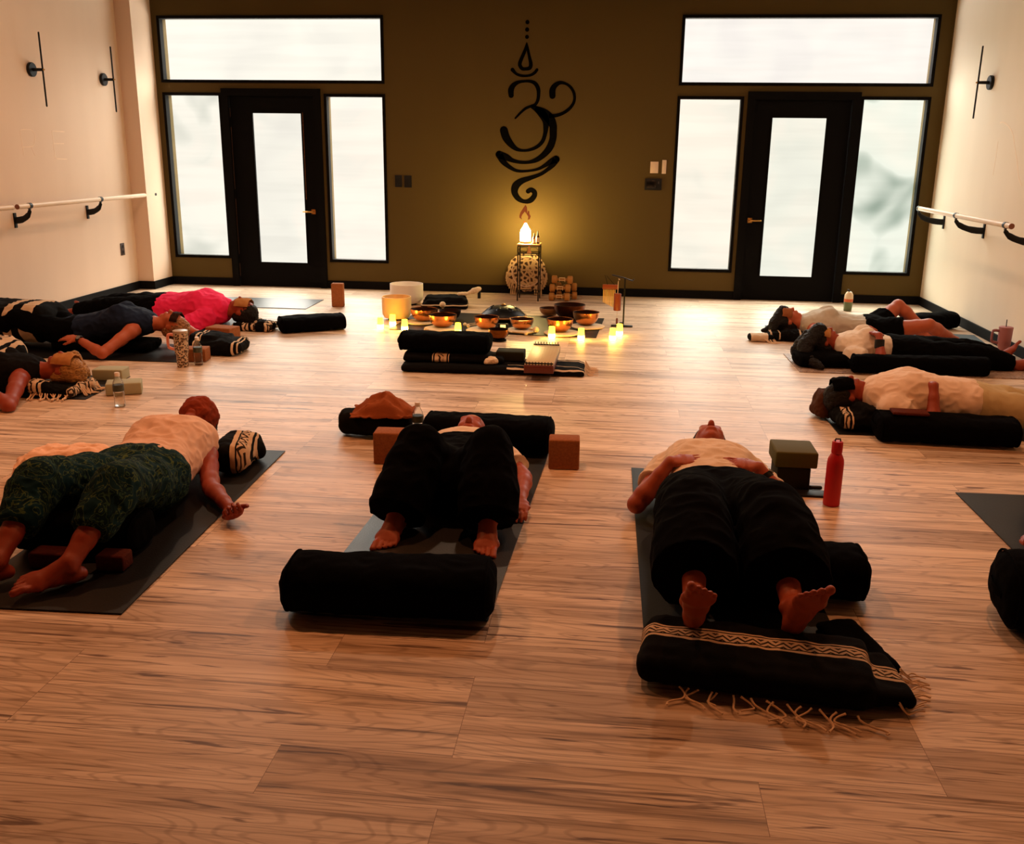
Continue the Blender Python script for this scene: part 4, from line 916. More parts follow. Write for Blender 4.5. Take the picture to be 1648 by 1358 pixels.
# chime stand
M_GOLDX = 0
t = thing('chime_stand', 'black metal stand with a crossbar standing right of the altar', 'chime stand', (.055, 8.50, 0))
obj('foot', MB().box((0, 0, .006), (.19, .05, .012)), M_METAL, t, bev=.002)
obj('foot', MB().box((0, .02, .0185), (.04, .16, .012)), M_METAL, t, bev=.002)
obj('pole', MB().box((.012, 0, .225), (.014, .014, .40)), M_METAL, t)
obj('crossbar', MB().limb([(-.10, .02, .452), (0, 0, .432), (.078, -.01, .408), (.086, -.01, .422)], [(.007, .006)]*4, n=8), M_METAL, t)
t = thing('bar_chimes', 'hanging row of slender gold bar chimes under an orange wooden block', 'bar chimes', (-.055, 8.515, .36))
obj('wooden_bar', MB().box((-.005, 0, -.012), (.135, .03, .04)), M_WOODO, t, bev=.003)
M_GOLD = mat('gold_tube', lin(255, 214, 120), .35, metal=.35)
for i in range(9): obj('chime_tube', MB().limb([(-.062+.0125*i, 0, -.036), (-.062+.0125*i, 0, -.15-.006*i)], [.0042, .0042], n=10, hemi=False), M_GOLD, t)
obj('hanging_cord', MB().limb([(-.03, 0, .008), (-.055, .02, .088)], [.002, .002], n=6), M_BOL2, t)
obj('hanging_cord', MB().limb([(.03, 0, .008), (-.04, .02, .082)], [.002, .002], n=6), M_BOL2, t)
t = thing('wind_chime', 'orange bamboo tube wind chime hanging from the stand by a pale loop', 'wind chime', (.008, 8.455, .30))
obj('tube', MB().lathe([(0, -.15), (.030, -.15), (.032, -.145), (.032, -.005), (.028, 0), (0, 0)], n=28), M_WOODO, t)
obj('hanging_loop', MB().limb([(0, 0, 0), (0, .005, .10), (.004, .012, .128), (.012, .022, .118)], [.003]*4, n=8), M_CREAM, t)
obj('clapper_cord', MB().limb([(0, 0, -.15), (.002, 0, -.23)], [.0015, .0015], n=6), M_CREAM, t)
obj('wind_sail', MB().limb([(.002, 0, -.225), (.002, 0, -.262)], [.009, .009], n=12), M_WOODR, t)
tag(obj('floor_speaker', MB().box((0, 0, .035), (.03, .03, .07)), M_SWB, loc=(-1.43, 9.92, .001), bev=.004), 'tiny black box on the floor by the baseboard left of the macrame', 'speaker')
# left back
block('cork block standing upright near the left door', (-2.71, 9.13, .001), (.115, .075, .228), .05)
yoga_mat('empty grey mat by the back wall behind the person in pink', (-3.85, 9.20), 1.76, .60, .01, M_MATG)
# ------------------------------------------------------------------ mats and props of the other places
# ================================================================== people
def skin_mat(name, c):
    m, nt, N, L, bs = newmat(name)
    t = N.new('ShaderNodeTexCoord'); n = N.new('ShaderNodeTexNoise'); n.inputs['Scale'].default_value = 14; n.inputs['Detail'].default_value = 4; L.new(t.outputs['Object'], n.inputs['Vector'])
    mx = N.new('ShaderNodeMix'); mx.data_type = 'RGBA'; mx.inputs['A'].default_value = (c[0]*.9, c[1]*.8, c[2]*.75, 1); mx.inputs['B'].default_value = c
    L.new(n.outputs['Fac'], mx.inputs['Factor']); L.new(mx.outputs['Result'], bs.inputs['Base Color'])
    bs.inputs['Roughness'].default_value = .5; bs.inputs['Specular IOR Level'].default_value = .35
    n2 = N.new('ShaderNodeTexNoise'); n2.inputs['Scale'].default_value = 160; L.new(t.outputs['Object'], n2.inputs['Vector']); bump(nt, bs, n2.outputs['Fac'], .15, .002)
    return m
SK1 = skin_mat('skin_tone_a', lin(168, 80, 50)); SK2 = skin_mat('skin_tone_b', lin(150, 62, 36)); SK3 = skin_mat('skin_tone_c', lin(180, 92, 58))
M_PANTS = mat('black_trousers', lin(7, 6, 6), .95, .03, bmp=.2)
def hair_mat(name, a, b):
    m, nt, N, L, bs = newmat(name)
    t = N.new('ShaderNodeTexCoord'); n = N.new('ShaderNodeTexNoise'); n.inputs['Scale'].default_value = 30; n.inputs['Distortion'].default_value = 1.5
    q = N.new('ShaderNodeMapping'); q.inputs['Scale'].default_value = (1, 1, 5); L.new(t.outputs['Object'], q.inputs[0]); L.new(q.outputs[0], n.inputs['Vector'])
    r = ramp(N, [(.35, a), (.65, b)]); L.new(n.outputs['Fac'], r.inputs[0]); L.new(r.outputs[0], bs.inputs['Base Color']); bs.inputs['Roughness'].default_value = .6
    bs.inputs['Specular IOR Level'].default_value = .2
    bump(nt, bs, n.outputs['Fac'], .8, .01); return m
H_DARK = hair_mat('dark_hair', lin(14, 10, 8), lin(26, 18, 14)); H_BLOND = hair_mat('blond_hair', lin(120, 76, 34), lin(190, 140, 74)); H_BROWN = hair_mat('light_brown_hair', lin(110, 66, 36), lin(190, 140, 100))

def basis(up_ax, face):
    """head matrix: local x = side, y = face, z = crown"""
    z = V(up_ax).normalized(); y = V(face); y = (y-z*y.dot(z)).normalized(); x = y.cross(z)
    return Matrix((x, y, z)).transposed()
def head_mb(mb, c, up_ax, face, s=1.0):
    M = basis(up_ax, face); c = V(c); P = lambda x, y, z: c+M @ V((x*s, y*s, z*s))
    e = lambda p, r: mb.ell(P(*p), tuple(q*s for q in r), M, 20, 14)
    e((0, -.012, .035), (.074, .092, .085)); e((0, .02, .0), (.066, .074, .09)); e((0, .035, -.055), (.048, .050, .052)); e((0, .062, -.088), (.022, .020, .020))
    for q in (-1, 1):
        e((q*.034, .055, -.018), (.024, .026, .026)); e((q*.030, .072, .016), (.017, .010, .009)); e((q*.030, .074, .034), (.022, .012, .008)); e((q*.072, -.008, -.005), (.008, .018, .030))
    mb.limb([P(0, .082, .024), P(0, .100, -.006), P(0, .110, -.024)], [.008*s, .010*s, .013*s], n=10); e((0, .098, -.030), (.017, .010, .008))
    e((0, .088, -.052), (.023, .012, .006)); e((0, .086, -.063), (.019, .012, .007))
    return M, P
def hand_mb(mb, w, d, pn, side, s=1.0, curl=.35, spread=.12):
    """w wrist point, d finger direction, pn back-of-hand normal, side +1/-1 gives the thumb side"""
    w = V(w); d = V(d).normalized(); pn = V(pn); pn = (pn-d*pn.dot(d)).normalized(); t = d.cross(pn)*side
    palm = w+d*.05*s; k0 = getattr(mb, 'k', 0); mb.k = .010
    mb.limb([w, w+d*.03*s, w+d*.065*s, w+d*.088*s], [(.026*s, .020*s), (.036*s, .017*s), (.042*s, .0155*s), (.040*s, .0135*s)], up=pn, n=16)
    kn = w+d*.088*s; mb.k = .0035
    for i, (o, L_) in enumerate(((.030, .070), (.010, .078), (-.010, .072), (-.029, .056))):
        a = kn+t*o*s; dd = (d+t*(o*spread*20*.1)).normalized(); c = curl*(1+.12*i)
        p1 = a+(dd*math.cos(c*.7)-pn*math.sin(c*.7))*L_*.45*s; p2 = p1+(dd*math.cos(c*1.7)-pn*math.sin(c*1.7))*L_*.32*s; p3 = p2+(dd*math.cos(c*2.5)-pn*math.sin(c*2.5))*L_*.24*s
        mb.limb([a-dd*.012*s, p1, p2, p3], [.0095*s, .0088*s, .0080*s, .0070*s], n=10)
    b = w+d*.022*s+t*.026*s; q1 = b+(d*.6+t*.75-pn*.15).normalized()*.036*s; q2 = q1+(d*.9+t*.35-pn*.3).normalized()*.028*s; q3 = q2+(d+t*.1-pn*.35).normalized()*.020*s
    mb.limb([w+d*.018*s+t*.012*s, b, q1, q2, q3], [.013*s, .0135*s, .0108*s, .0098*s, .0080*s], n=10); mb.k = k0
def foot_mb(mb, an, d, up, side, s=1.0):
    """an ankle, d heel-to-toe direction, up = top-of-foot normal, side = big toe side"""
    an = V(an); d = V(d).normalized(); up = V(up); up = (up-d*up.dot(d)).normalized(); t = d.cross(up)*side
    P = lambda f, l, h: an+d*f*s+t*l*s+up*h*s
    mb.limb([P(-.045, 0, -.048), P(-.01, 0, -.045), P(.05, 0, -.045), P(.105, .001, -.055), P(.128, .0, -.058)], [(.028*s, .026*s), (.032*s, .034*s), (.037*s, .033*s), (.045*s, .022*s), (.046*s, .016*s)], up=up, n=18)
    mb.limb([an, P(.03, 0, -.018), P(.09, .006, -.042)], [(.034*s, .036*s), (.032*s, .03*s), (.03*s, .02*s)], up=up, n=16)
    for q in (-1, 1): mb.ell(P(.0, q*.033, -.004), (.012*s, .012*s, .014*s))
    k0 = mb.k; mb.k = .003
    for i, (o, L_, r) in enumerate(((.030, .056, .0140), (.0075, .052, .0096), (-.0115, .046, .0090), (-.0285, .039, .0086), (-.043, .031, .0084))):
        a = P(.135-.006*i, o, -.06); mb.limb([a, a+(d*.8+up*.12)*L_*.5*s, a+(d*.95-up*.12)*L_*s], [r*s, r*.92*s, r*1.02*s], n=10)
    mb.k = k0
def person(label, base, J, s=1.0, skin=SK1, vox=.007, shirt=None, pants=None, hair=None, group=None, footup=None, bust=0.0, girth=1.0, face=(0, 0, 1), crown=None, seed=1, off=(0, 0, 0)):
    """J: dict of joints in room metres. shirt / pants: dict(mat, sleeve, hem, inf, ...)"""
    J = {k: [V(q) for q in v] if isinstance(v[0], (tuple, list)) else V(v) for k, v in J.items()}
    for k in ('pelvis', 'waist', 'chest', 'neck', 'head', 'sh', 'el', 'wr', 'hip', 'knee', 'ank'):
        J[k] = [q+V(off) for q in J[k]] if isinstance(J[k], list) else J[k]+V(off)
    base = V(base); up = V(J.get('front', (0, 0, 1)))
    pel, wai, che, nk, hd = J['pelvis'], J['waist'], J['chest'], J['neck'], J['head']
    ax = (nk-pel).normalized(); lat = ax.cross(up).normalized(); g = girth; cr = V(crown) if crown else (hd-nk).normalized()
    def torso(mb, k=0.0, lo=0.0, hi=1.0, shw=1.0):
        st_ = [(pel-ax*.085*s, .135, .085), (pel-ax*.02*s, .168, .105), (pel+ax*.06*s, .162, .104), (wai, .138, .095), ((wai+che)/2, .142, .102), (che, .155, .110), (che.lerp(nk, .45), .165, .102), (che.lerp(nk, .75), .130, .080)]
        P = [q[0] for q in st_]; R = [((q[1]*g+k)*s, (q[2]*g+k)*s) for q in st_]
        i0 = 0 if lo == 0 else int(lo)
        mb.limb(P[i0:], R[i0:], up=up, n=26, sup=.85)
        if bust:
            for q in (-1, 1): mb.ell(che+ax*.02*s+lat*q*.068*s+up*(.075+bust*.3)*s, ((.062+k)*s,)*2+((.045+bust*.5+k)*s,), basis(up, ax), 16, 10)
    mb = SB(.02); torso(mb)
    mb.limb([che.lerp(nk, .55), nk, nk.lerp(hd, .45), hd-cr*.035*s], [(.075*s, .06*s), (.056*s, .054*s), (.052*s, .052*s), (.048*s, .05*s)], up=up, n=18)
    mb.k = .010; M, HP = head_mb(mb, hd, cr, face, s); mb.k = .015
    for i, sg_ in ((0, -1), (1, 1)):
        sh, el_, wr = J['sh'][i], J['el'][i], J['wr'][i]
        mb.limb([che.lerp(nk, .7), che.lerp(nk, .6).lerp(sh, .6), sh], [.06*s, .058*s, .054*s], n=16)
        mb.limb([sh, sh.lerp(el_, .35), sh.lerp(el_, .8), el_, el_.lerp(wr, .25), el_.lerp(wr, .7), wr], [.052*s, .047*s, .040*s, .037*s, .040*s, .029*s, (.026*s)], n=16)
        hdv = J['hand'][i]; hand_mb(mb, wr, hdv, J['handn'][i], J.get('thumb', [V((1, 0, 0)), V((-1, 0, 0))])[i].x, s, J.get('curl', V((.35, .35, 0)))[i])
        hp, kn, an = J['hip'][i], J['knee'][i], J['ank'][i]
        mb.limb([hp, hp.lerp(kn, .3), hp.lerp(kn, .75), kn, kn.lerp(an, .28), kn.lerp(an, .7), an], [.088*s*g, .082*s*g, .060*s, .054*s, .056*s, .040*s, .034*s], n=18)
        foot_mb(mb, an, J['toe'][i], J['footup'][i] if 'footup' in J else up, (1 if i == 0 else -1)*J.get('bigtoe', V((1, 0, 0))).x, s)
    root = thing('person', label, 'person', tuple(base), group=group)
    obj('body', remesh(mb, vox, 1, base=base, zmin=.0085), skin, root)
    if shirt:
        k = shirt.get('inf', .012); mb = SB(.02); torso(mb, k, shirt.get('lo', 1)); sl = shirt.get('sleeve', .45)
        mb.limb([che.lerp(nk, .6), che.lerp(nk, .78)], [(.10*s, .078*s), (.078*s, .066*s)], up=up, n=18)
        for i in (0, 1):
            sh, el_ = J['sh'][i], J['el'][i]
            mb.limb([che.lerp(nk, .68), sh.lerp(che, .25 if sl > 0 else .5)], [.064*s+k, .06*s+k], n=16)
            if sl > 0: mb.limb([sh.lerp(che, .25), sh, sh.lerp(el_, min(sl, 1)*.6), sh.lerp(el_, min(sl, 1))], [(.058*s+k), (.056*s+k), (.054*s+k), (.052*s+k)*shirt.get('flare', 1.08)], n=18, hemi=False)
            if sl > 1: mb.limb([el_, el_.lerp(J['wr'][i], sl-1)], [.045*s+k, .036*s+k], n=16, hemi=False)
        o = obj(shirt.get('name', 'shirt'), remesh(mb, max(vox, .007), 1, shirt.get('fold', (.012, 11)), seed, base, .0085), shirt['mat'], root)
    if pants:
        k = pants.get('inf', .012); mb = SB(.02)
        mb.limb([pel-ax*.075*s, pel-ax*.01*s, pel+ax*pants.get('top', .05)*s], [((.14*g+k)*s, (.09*g+k)*s), ((.170*g+k)*s, (.108*g+k)*s), ((.160*g+k)*s, (.104*g+k)*s)], up=up, n=24, hemi=False, sup=.85)
        mb.ell(pel-ax*.11*s, ((.13*g+k)*s, (.092*g+k)*s, (.10+k)*s), basis(ax, up))
        e = pants.get('len', .95); fl = pants.get('flare', 1.0)
        for i in (0, 1):
            hp, kn, an = J['hip'][i], J['knee'][i], J['ank'][i]
            if e <= .5: P = [hp-(kn-hp)*.05, hp.lerp(kn, e), hp.lerp(kn, e*2)]; R = [(.094*g+k)*s, (.090*g+k)*s, (.082*g+k)*s*fl]
            else:
                q = (e-.5)*2; P = [hp-(kn-hp)*.05, hp.lerp(kn, .35), hp.lerp(kn, .8), kn, kn.lerp(an, .3*q), kn.lerp(an, .7*q), kn.lerp(an, q)]
                R = [(.092*g+k)*s, (.086*g+k)*s, (.066*g+k)*s, (.062*g+k)*s, (.062*g+k)*s*fl**.4, (.054*g+k)*s*fl**.8, (.048*g+k)*s*fl]
            mb.limb([pel-ax*.02*s, hp], [.10*s*g, (.092*g+k)*s], n=18); mb.limb(P, R, n=20, hemi=False)
        obj(pants.get('name', 'trousers'), remesh(mb, max(vox, .007), 1, pants.get('fold', (.010, 10)), seed+3, base, .0085), pants['mat'], root)
    if hair:
        mb = SB(.012); h = hair.get('k', 1.0)
        mb.ell(HP(0, -.020, .045), (.083*s*h, .095*s*h, .088*s*h), M, 22, 14); mb.ell(HP(0, -.045, -.01), (.076*s*h, .06*s*h, .08*s*h), M, 20, 12)
        for P in hair.get('locks', ()): mb.limb([V(q) for q in P[0]], P[1], n=10)
        me = remesh(mb, .007, 2, hair.get('fold', (.012, 26)), seed+5, base, .0085)
        obj('hair', me, hair['mat'], root)
    return root, M, HP
def eye_cover(label, M, HP, m, w=.17, d=.12, yoff=-.010, z0=.01, rx=.093, name='eye_pillow', cat='eye pillow', th=.010, rot=0, seed=0, hang=.0):
    """soft cloth laid over the eyes: follows the head's curve across, sags at both ends"""
    mb = MB(); nu, nv = 26, 12
    def f(u, v):
        a = (u-.5)*w/.082; z = z0+(v-.5)*d+.006*noise.noise(V((u*5, v*4, seed)))
        rr = .084+.006*noise.noise(V((u*7, v*6, seed+3)))
        y = (yoff+.026+rr*math.cos(a)); x = rr*math.sin(a)*.92
        return (x, y, z, a)
    top = []; bot = []
    for i in range(nu+1):
        for j in range(nv+1):
            u, v = i/nu, j/nv; x, y, z, a = f(u, v); e = min(1, min(u, 1-u, v, 1-v)*7+.25)
            top.append(HP(x+math.sin(a)*th*e, y+math.cos(a)*th*e, z)); bot.append(HP(x, y, z))
    w_ = nv+1; n0 = len(top); mb.v = top+bot
    for i in range(nu):
        for j in range(nv):
            q = (i*w_+j, (i+1)*w_+j, (i+1)*w_+j+1, i*w_+j+1); mb.f.append(q); mb.f.append(tuple(n0+k for k in reversed(q)))
    edge = [i*w_ for i in range(nu+1)]+[nu*w_+j for j in range(1, nv+1)]+[i*w_+nv for i in range(nu-1, -1, -1)]+[j for j in range(nv-1, 0, -1)]
    for a, b in zip(edge, edge[1:]+edge[:1]): mb.f.append((a, b, n0+b, n0+a))
    c = HP(0, .1, z0)
    for v in mb.v: v -= c
    o = obj(name, mb, m, loc=tuple(c)); return tag(o, label, cat)
# ================================================================== places round the circle
M_PEACH = mat('peach_tank_cotton', lin(230, 194, 172), .9, .1, var=.08, bmp=.2)
M_PINK = mat('bright_pink_cotton', lin(232, 44, 92), .9, .1, var=.1, bmp=.2)
M_BLUE = mat('slate_blue_tank', lin(20, 31, 54), .85, .15, var=.6, scale=5)
M_GREYT = mat('light_grey_tank', lin(190, 180, 164), .9, .1, var=.06, bmp=.2)
M_WTEE = mat('cream_tee', lin(226, 208, 188), .9, .1, var=.05, bmp=.2)
M_CTOP = mat('cream_long_top', lin(228, 202, 180), .9, .1, var=.05, bmp=.2)
M_OLEG = mat('pale_olive_leggings', lin(188, 168, 126), .85, .1, var=.08, bmp=.2)
M_LEG, _nt, _N, _L, _bs = newmat('teal_patterned_leggings')
_t = _N.new('ShaderNodeTexCoord'); _w = _N.new('ShaderNodeTexNoise'); _w.inputs['Scale'].default_value = 9; _w.inputs['Distortion'].default_value = 3; _w.inputs['Detail'].default_value = 3; _L.new(_t.outputs['Object'], _w.inputs[0])
_r = ramp(_N, [(.40, lin(14, 44, 52)), (.47, lin(16, 50, 58)), (.50, lin(84, 104, 58)), (.52, lin(14, 44, 52)), (.60, lin(10, 30, 36)), (.63, lin(56, 88, 62)), (.65, lin(12, 36, 44))]); _L.new(_w.outputs['Fac'], _r.inputs[0]); _L.new(_r.outputs[0], _bs.inputs['Base Color']); _bs.inputs['Roughness'].default_value = .9
_bs.inputs['Specular IOR Level'].default_value = .1

# ---- front left: person in patterned leggings
yoga_mat('dark grey mat under the person in teal leggings at the front left', (-1.925, 3.62), 1.80, .61, PI/2+.035, M_MATD)
fol = bolster('black bolster crosswise under the knees of the person in teal leggings', (-1.99, 3.24, .0075), .48, .12, .075, .04, seed=11)
r4, M4, H4 = person('person lying on the back in peach tank top and teal patterned leggings, arm stretched out', (-1.95, 3.6, .008), {
 'front': (0, .05, 1), 'pelvis': (-1.96, 3.62, .16), 'waist': (-1.98, 3.80, .155), 'chest': (-2.01, 3.99, .17), 'neck': (-2.05, 4.22, .16), 'head': (-2.05, 4.40, .17),
 'sh': [(-2.20, 4.10, .12), (-1.86, 4.06, .12)], 'el': [(-2.36, 3.88, .06), (-1.73, 3.80, .06)], 'wr': [(-2.38, 3.66, .05), (-1.565, 3.60, .05)],
 'hand': [(0, -1, 0), (.55, -.85, -.05)], 'handn': [(0, 0, 1), (.2, .15, -1)], 'thumb': [(1, 0, 0), (1, 0, 0)], 'curl': (.3, 1.0, 0),
 'hip': [(-2.04, 3.58, .15), (-1.88, 3.58, .15)], 'knee': [(-2.13, 3.20, .28), (-1.82, 3.20, .28)], 'ank': [(-2.12, 2.89, .095), (-1.86, 2.90, .09)],
 'toe': [(-.55, -.75, .25), (-.62, -.72, .12)], 'footup': [(0, -.2, 1), (.15, -.3, 1)]}, s=.97, skin=SK2, vox=.005,
 shirt=dict(mat=M_PEACH, sleeve=0, lo=2, inf=.020, fold=(.016, 11), name='tank_top'), pants=dict(mat=M_LEG, len=.80, inf=.02, fold=(.014, 12), name='leggings'), girth=1.12, bust=.015, seed=4, hair=dict(mat=H_DARK))
def drape_head(label, M, HP, m, name='head_cloth', s=1.0, base=None, seed=0, k=1.0):
    mb = SB(.012); mb.ell(HP(0, .026, .035), (.088*k, .098*k, .090*k), M, 24, 16); mb.ell(HP(0, .03, -.012), (.074*k, .090*k, .062*k), M, 22, 14)
    c = HP(0, 0, 0); me = remesh(mb, .006, 2, (.014, 22), seed, c); o = obj(name, me, m, loc=tuple(c)); return tag(o, label, 'cloth')
drape_head('rust brown cloth covering the face of the person in teal leggings', M4, H4, mat('rust_head_cloth', lin(138, 58, 36), .9, .1, var=.15, bmp=.3), seed=2, k=1.08)
b = blanket('rolled black blanket with cream woven band beside the rust covered head', (-1.80, 4.26, .008), [((0, 0, .075), (.10, .17, .072), 0, -.2), ((.06, .1, .05), (.06, .08, .045), 0, .4)], rz=.25,
        m=stripes_mat('roll_band', st((0, 1, 0), (.10, 0, 0), (.13, 1, 1), (.30, 1, 0), (.36, 0, 0), (.40, 1, 0), (.44, 0, 0)), 'X', .24, zig=.03, period=1), vox=.008, fold=(.012, 12), seed=8)
blanket('small bunch of black fabric at the far shoulder of the person in peach', (-2.27, 4.28, .009), [((0, 0, .03), (.05, .06, .03), 0, .4)], m=M_BOL2, vox=.008, seed=2, cat='cloth', name='black_cloth')
block('dark cork block left of centre behind the foot on the front left mat', (-2.02, 3.06, .0075), (.15, .08, .06), .03, M_CORKD)
block('dark cork block right of centre behind the foot on the front left mat', (-1.79, 3.07, .0075), (.105, .08, .06), .03, M_CORKD)
pw = blanket('fluffy cream pillow lying on the floor beyond the teal leggings', (-2.52, 4.02, .001), [((0, 0, .07), (.19, .12, .066), .0, .08), ((-.14, -.01, .045), (.10, .10, .042), 0, .3), ((.08, 0, .095), (.11, .09, .035), 0, -.2)], rz=.1,
        m=mat('cream_pillow_fleece', lin(250, 206, 176), .9, .1, var=.06, bmp=.8, bscale=40), vox=.008, fold=(.018, 14), seed=3, name='pillow', cat='pillow')

# ---- front centre: person with knees up
yoga_mat('grey mat under the person with raised knees at the front centre', (-.665, 3.78), 1.85, .64, PI/2-.035, M_MATG)
bolster('round black bolster lying across the near end of the centre mat', (-.715, 2.89, .0075), .71, .13, .088, .04, seed=21, sup=.7)
bolster('wide black bolster behind the head of the person with raised knees', (-.63, 4.72, .0075), .68, .13, .088, -.03, seed=22, sup=.7)
r5, M5, H5 = person('person lying with raised knees in white tee and black loose trousers', (-.66, 3.9, .008), {
 'front': (0, -.05, 1), 'pelvis': (-.655, 3.88, .13), 'waist': (-.66, 4.01, .12), 'chest': (-.665, 4.16, .125), 'neck': (-.68, 4.35, .13), 'head': (-.69, 4.50, .145),
 'sh': [(-.85, 4.22, .10), (-.48, 4.22, .11)], 'el': [(-.96, 4.10, .06), (-.385, 4.10, .07)], 'wr': [(-.90, 3.92, .05), (-.375, 3.865, .05)],
 'hand': [(0, -1, 0), (.05, -1, -.12)], 'handn': [(0, 0, 1), (0, 0, 1)], 'thumb': [(1, 0, 0), (1, 0, 0)], 'curl': (.2, .18, 0),
 'hip': [(-.74, 3.86, .14), (-.57, 3.86, .14)], 'knee': [(-.79, 3.76, .30), (-.495, 3.75, .305)], 'ank': [(-.84, 3.53, .092), (-.47, 3.52, .092)],
 'toe': [(-.15, -1, -.10), (.08, -1, -.10)], 'footup': [(0, -.1, 1), (0, -.1, 1)], 'bigtoe': (1, 0, 0)}, s=.98, skin=SK1, vox=.005,
 shirt=dict(mat=M_WTEE, sleeve=.5, lo=1, inf=.016, fold=(.016, 11), flare=1.2, name='tee_shirt'), pants=dict(mat=M_PANTS, len=1.0, inf=.030, flare=1.5, fold=(.016, 8), top=.26), girth=1.08, face=(0, -.30, 1), crown=(0, .95, .30), seed=5)
H_BALD = 0
block('cork block standing on its long edge left of the raised knees', (-1.085, 4.46, .001), (.15, .12, .16), .05)
block('cork block on the floor at the right end of the rear bolster', (-.225, 4.50, .001), (.15, .11, .15), .05)
tag(obj('tote_bag', remesh((lambda m_: (m_.limb([(-.16, 0, .07), (0, .01, .075), (.13, .02, .06)], [(.09, .065), (.12, .07), (.08, .055)], n=20, sup=.8), m_)[1])(SB()), .009, 3, (.02, 10), 5), M_BOL2, loc=(-1.25, 4.90, .002)), 'black soft bag on the floor behind the left cork block', 'bag')
def heap(x, y, z0, sx, sy, h, seed):
    def f(u, v):
        a = (u-.5)*2; b_ = (v-.5)*2; r = min(1, math.hypot(a, b_)); n_ = noise.noise(V((a*2.2, b_*2.2, seed)))
        return V((a*sx*(1+.12*noise.noise(V((a*3, b_*3, seed+4)))), b_*sy*(1+.15*n_), z0+h*(1-r**2)+.03*n_*(1-.3*r)+.03*(.5-abs(noise.noise(V((a*2.4+b_, b_*3.2, seed)))))*(1-.5*r)+.010*abs(noise.noise(V((a*7, b_*7, seed))))-.03*r))
    return f
cloth('brown_cloth', 'rust brown cloth thrown over the black bag', 'cloth', (-1.225, 4.90, .158), heap(0, 0, 0, .165, .12, .07, 3.1), 40, 30, .006, M_TOWEL, rz=.1)
mb = MB().box((0, 0, .004), (.10, .14, .008)); tag(obj('notebook', mb, M_SWB, loc=(-1.06, 5.14, .001), rz=.3, bev=.002), 'black notebook on the floor behind the brown cloth', 'notebook')
pet_bottle('clear water bottle standing between the brown cloth and the raised knee', -1.03, 4.86, .2, .6)

# ---- front right: person with blanket over the legs
yoga_mat('dark mat under the person with hands on the belly at the front right', (.43, 3.62), 1.80, .62, PI/2+.015, M_MATD)
bolster('black bolster crosswise under the knees of the front right person', (.55, 3.22, .0075), .72, .13, .085, -.02, seed=31)
r6, M6, H6 = person('person lying on the back, hands on the belly, bare soles towards the viewer', (.43, 3.7, .008), {
 'front': (0, -.02, 1), 'pelvis': (.43, 3.68, .125), 'waist': (.43, 3.86, .125), 'chest': (.435, 4.06, .13), 'neck': (.45, 4.30, .14), 'head': (.47, 4.46, .16),
 'sh': [(.25, 4.18, .12), (.63, 4.16, .12)], 'el': [(.12, 3.86, .06), (.775, 3.80, .06)], 'wr': [(.255, 3.93, .232), (.62, 3.91, .232)],
 'hand': [(1, .0, .17), (-1, .03, .17)], 'handn': [(0, -.15, 1), (0, -.15, 1)], 'thumb': [(-1, 0, 0), (1, 0, 0)], 'curl': (.16, .16, 0),
 'hip': [(.34, 3.64, .14), (.52, 3.64, .14)], 'knee': [(.30, 3.22, .29), (.57, 3.22, .29)], 'ank': [(.275, 2.735, .175), (.575, 2.75, .165)],
 'toe': [(.02, -.55, .85), (.20, -.45, .88)], 'footup': [(0, 1, .35), (-.1, 1, .4)], 'bigtoe': (1, 0, 0)}, s=1.0, skin=SK1, vox=.0045,
 shirt=dict(mat=M_WTEE, sleeve=.45, lo=2, inf=.014, fold=(.014, 11), name='tee_shirt'), pants=dict(mat=M_PANTS, len=.88, inf=.04, fold=(.014, 8), flare=1.45, top=.06), girth=1.16, seed=6, hair=dict(mat=H_DARK), crown=(.05, 1, -.1))
fb = blanket('folded black blanket with cream woven band and fringe under the bare heels', (.44, 2.60, .0075), [((0, 0, .045), (.33, .145, .043), 0, .02), ((.01, .03, .075), (.32, .12, .022), 0, .0), ((.30, .02, .03), (.13, .13, .025), .06, .25)], rz=-.14,
        m=stripes_mat('heel_band', st((0, 1, 0), (.03, 0, 0), (.045, 1, 1), (.13, 1, 0), (.15, 0, 0), (.165, 1, 0), (.185, 0, 0)), 'Y', .42, zig=.022, period=1), vox=.008, fold=(.010, 9), seed=14)
fringe(fb, (-.22, -.15, .02), (.30, -.17, .02), 17, .075, (.35, -1, 0), 2, r=.003, wav=.03)
fringe(fb, (.40, -.10, .03), (.43, .12, .03), 16, .08, (1, .1, 0), 3, r=.0025, wav=.02)
blanket('black end of a blanket trailing on the floor to the right of the bare feet', (.79, 2.80, .001), [((0, 0, .02), (.07, .16, .018), 0, .25)], m=M_BOL, fold=(.01, 12), seed=4)
block('dark green foam block at the bottom of the stack beside the red bottle', (.845, 4.40, .001), (.15, .19, .11), .0, M_DGREEN)
block('olive green foam block on top of the stack beside the red bottle', (.85, 4.40, .112), (.19, .21, .075), .0, M_OLIVE)
tag(obj('phone', MB().box((0, 0, .005), (.15, .08, .009)), M_SWB, loc=(.93, 4.26, .001), rz=0, bev=.003), 'dark phone lying on the floor beside the red bottle', 'phone')
tag(obj('glasses_case', MB().limb([(-.03, 0, .009), (.03, 0, .009)], [(.012, .009)]*2, n=14), M_SWB, loc=(.945, 4.335, .001)), 'small black case behind the phone by the red bottle', 'case')
t = thing('water_bottle', 'red steel water bottle standing on the floor beside the green blocks', 'water bottle', (.985, 4.14, .001))
M_RED = mat('red_powder_coat', lin(200, 26, 34), .5, .4, var=.05)
obj('bottle_body', MB().lathe([(0, 0), (.034, 0), (.036, .004), (.036, .195), (.034, .212), (.024, .236), (.021, .24), (0, .24)], n=36), M_RED, t)
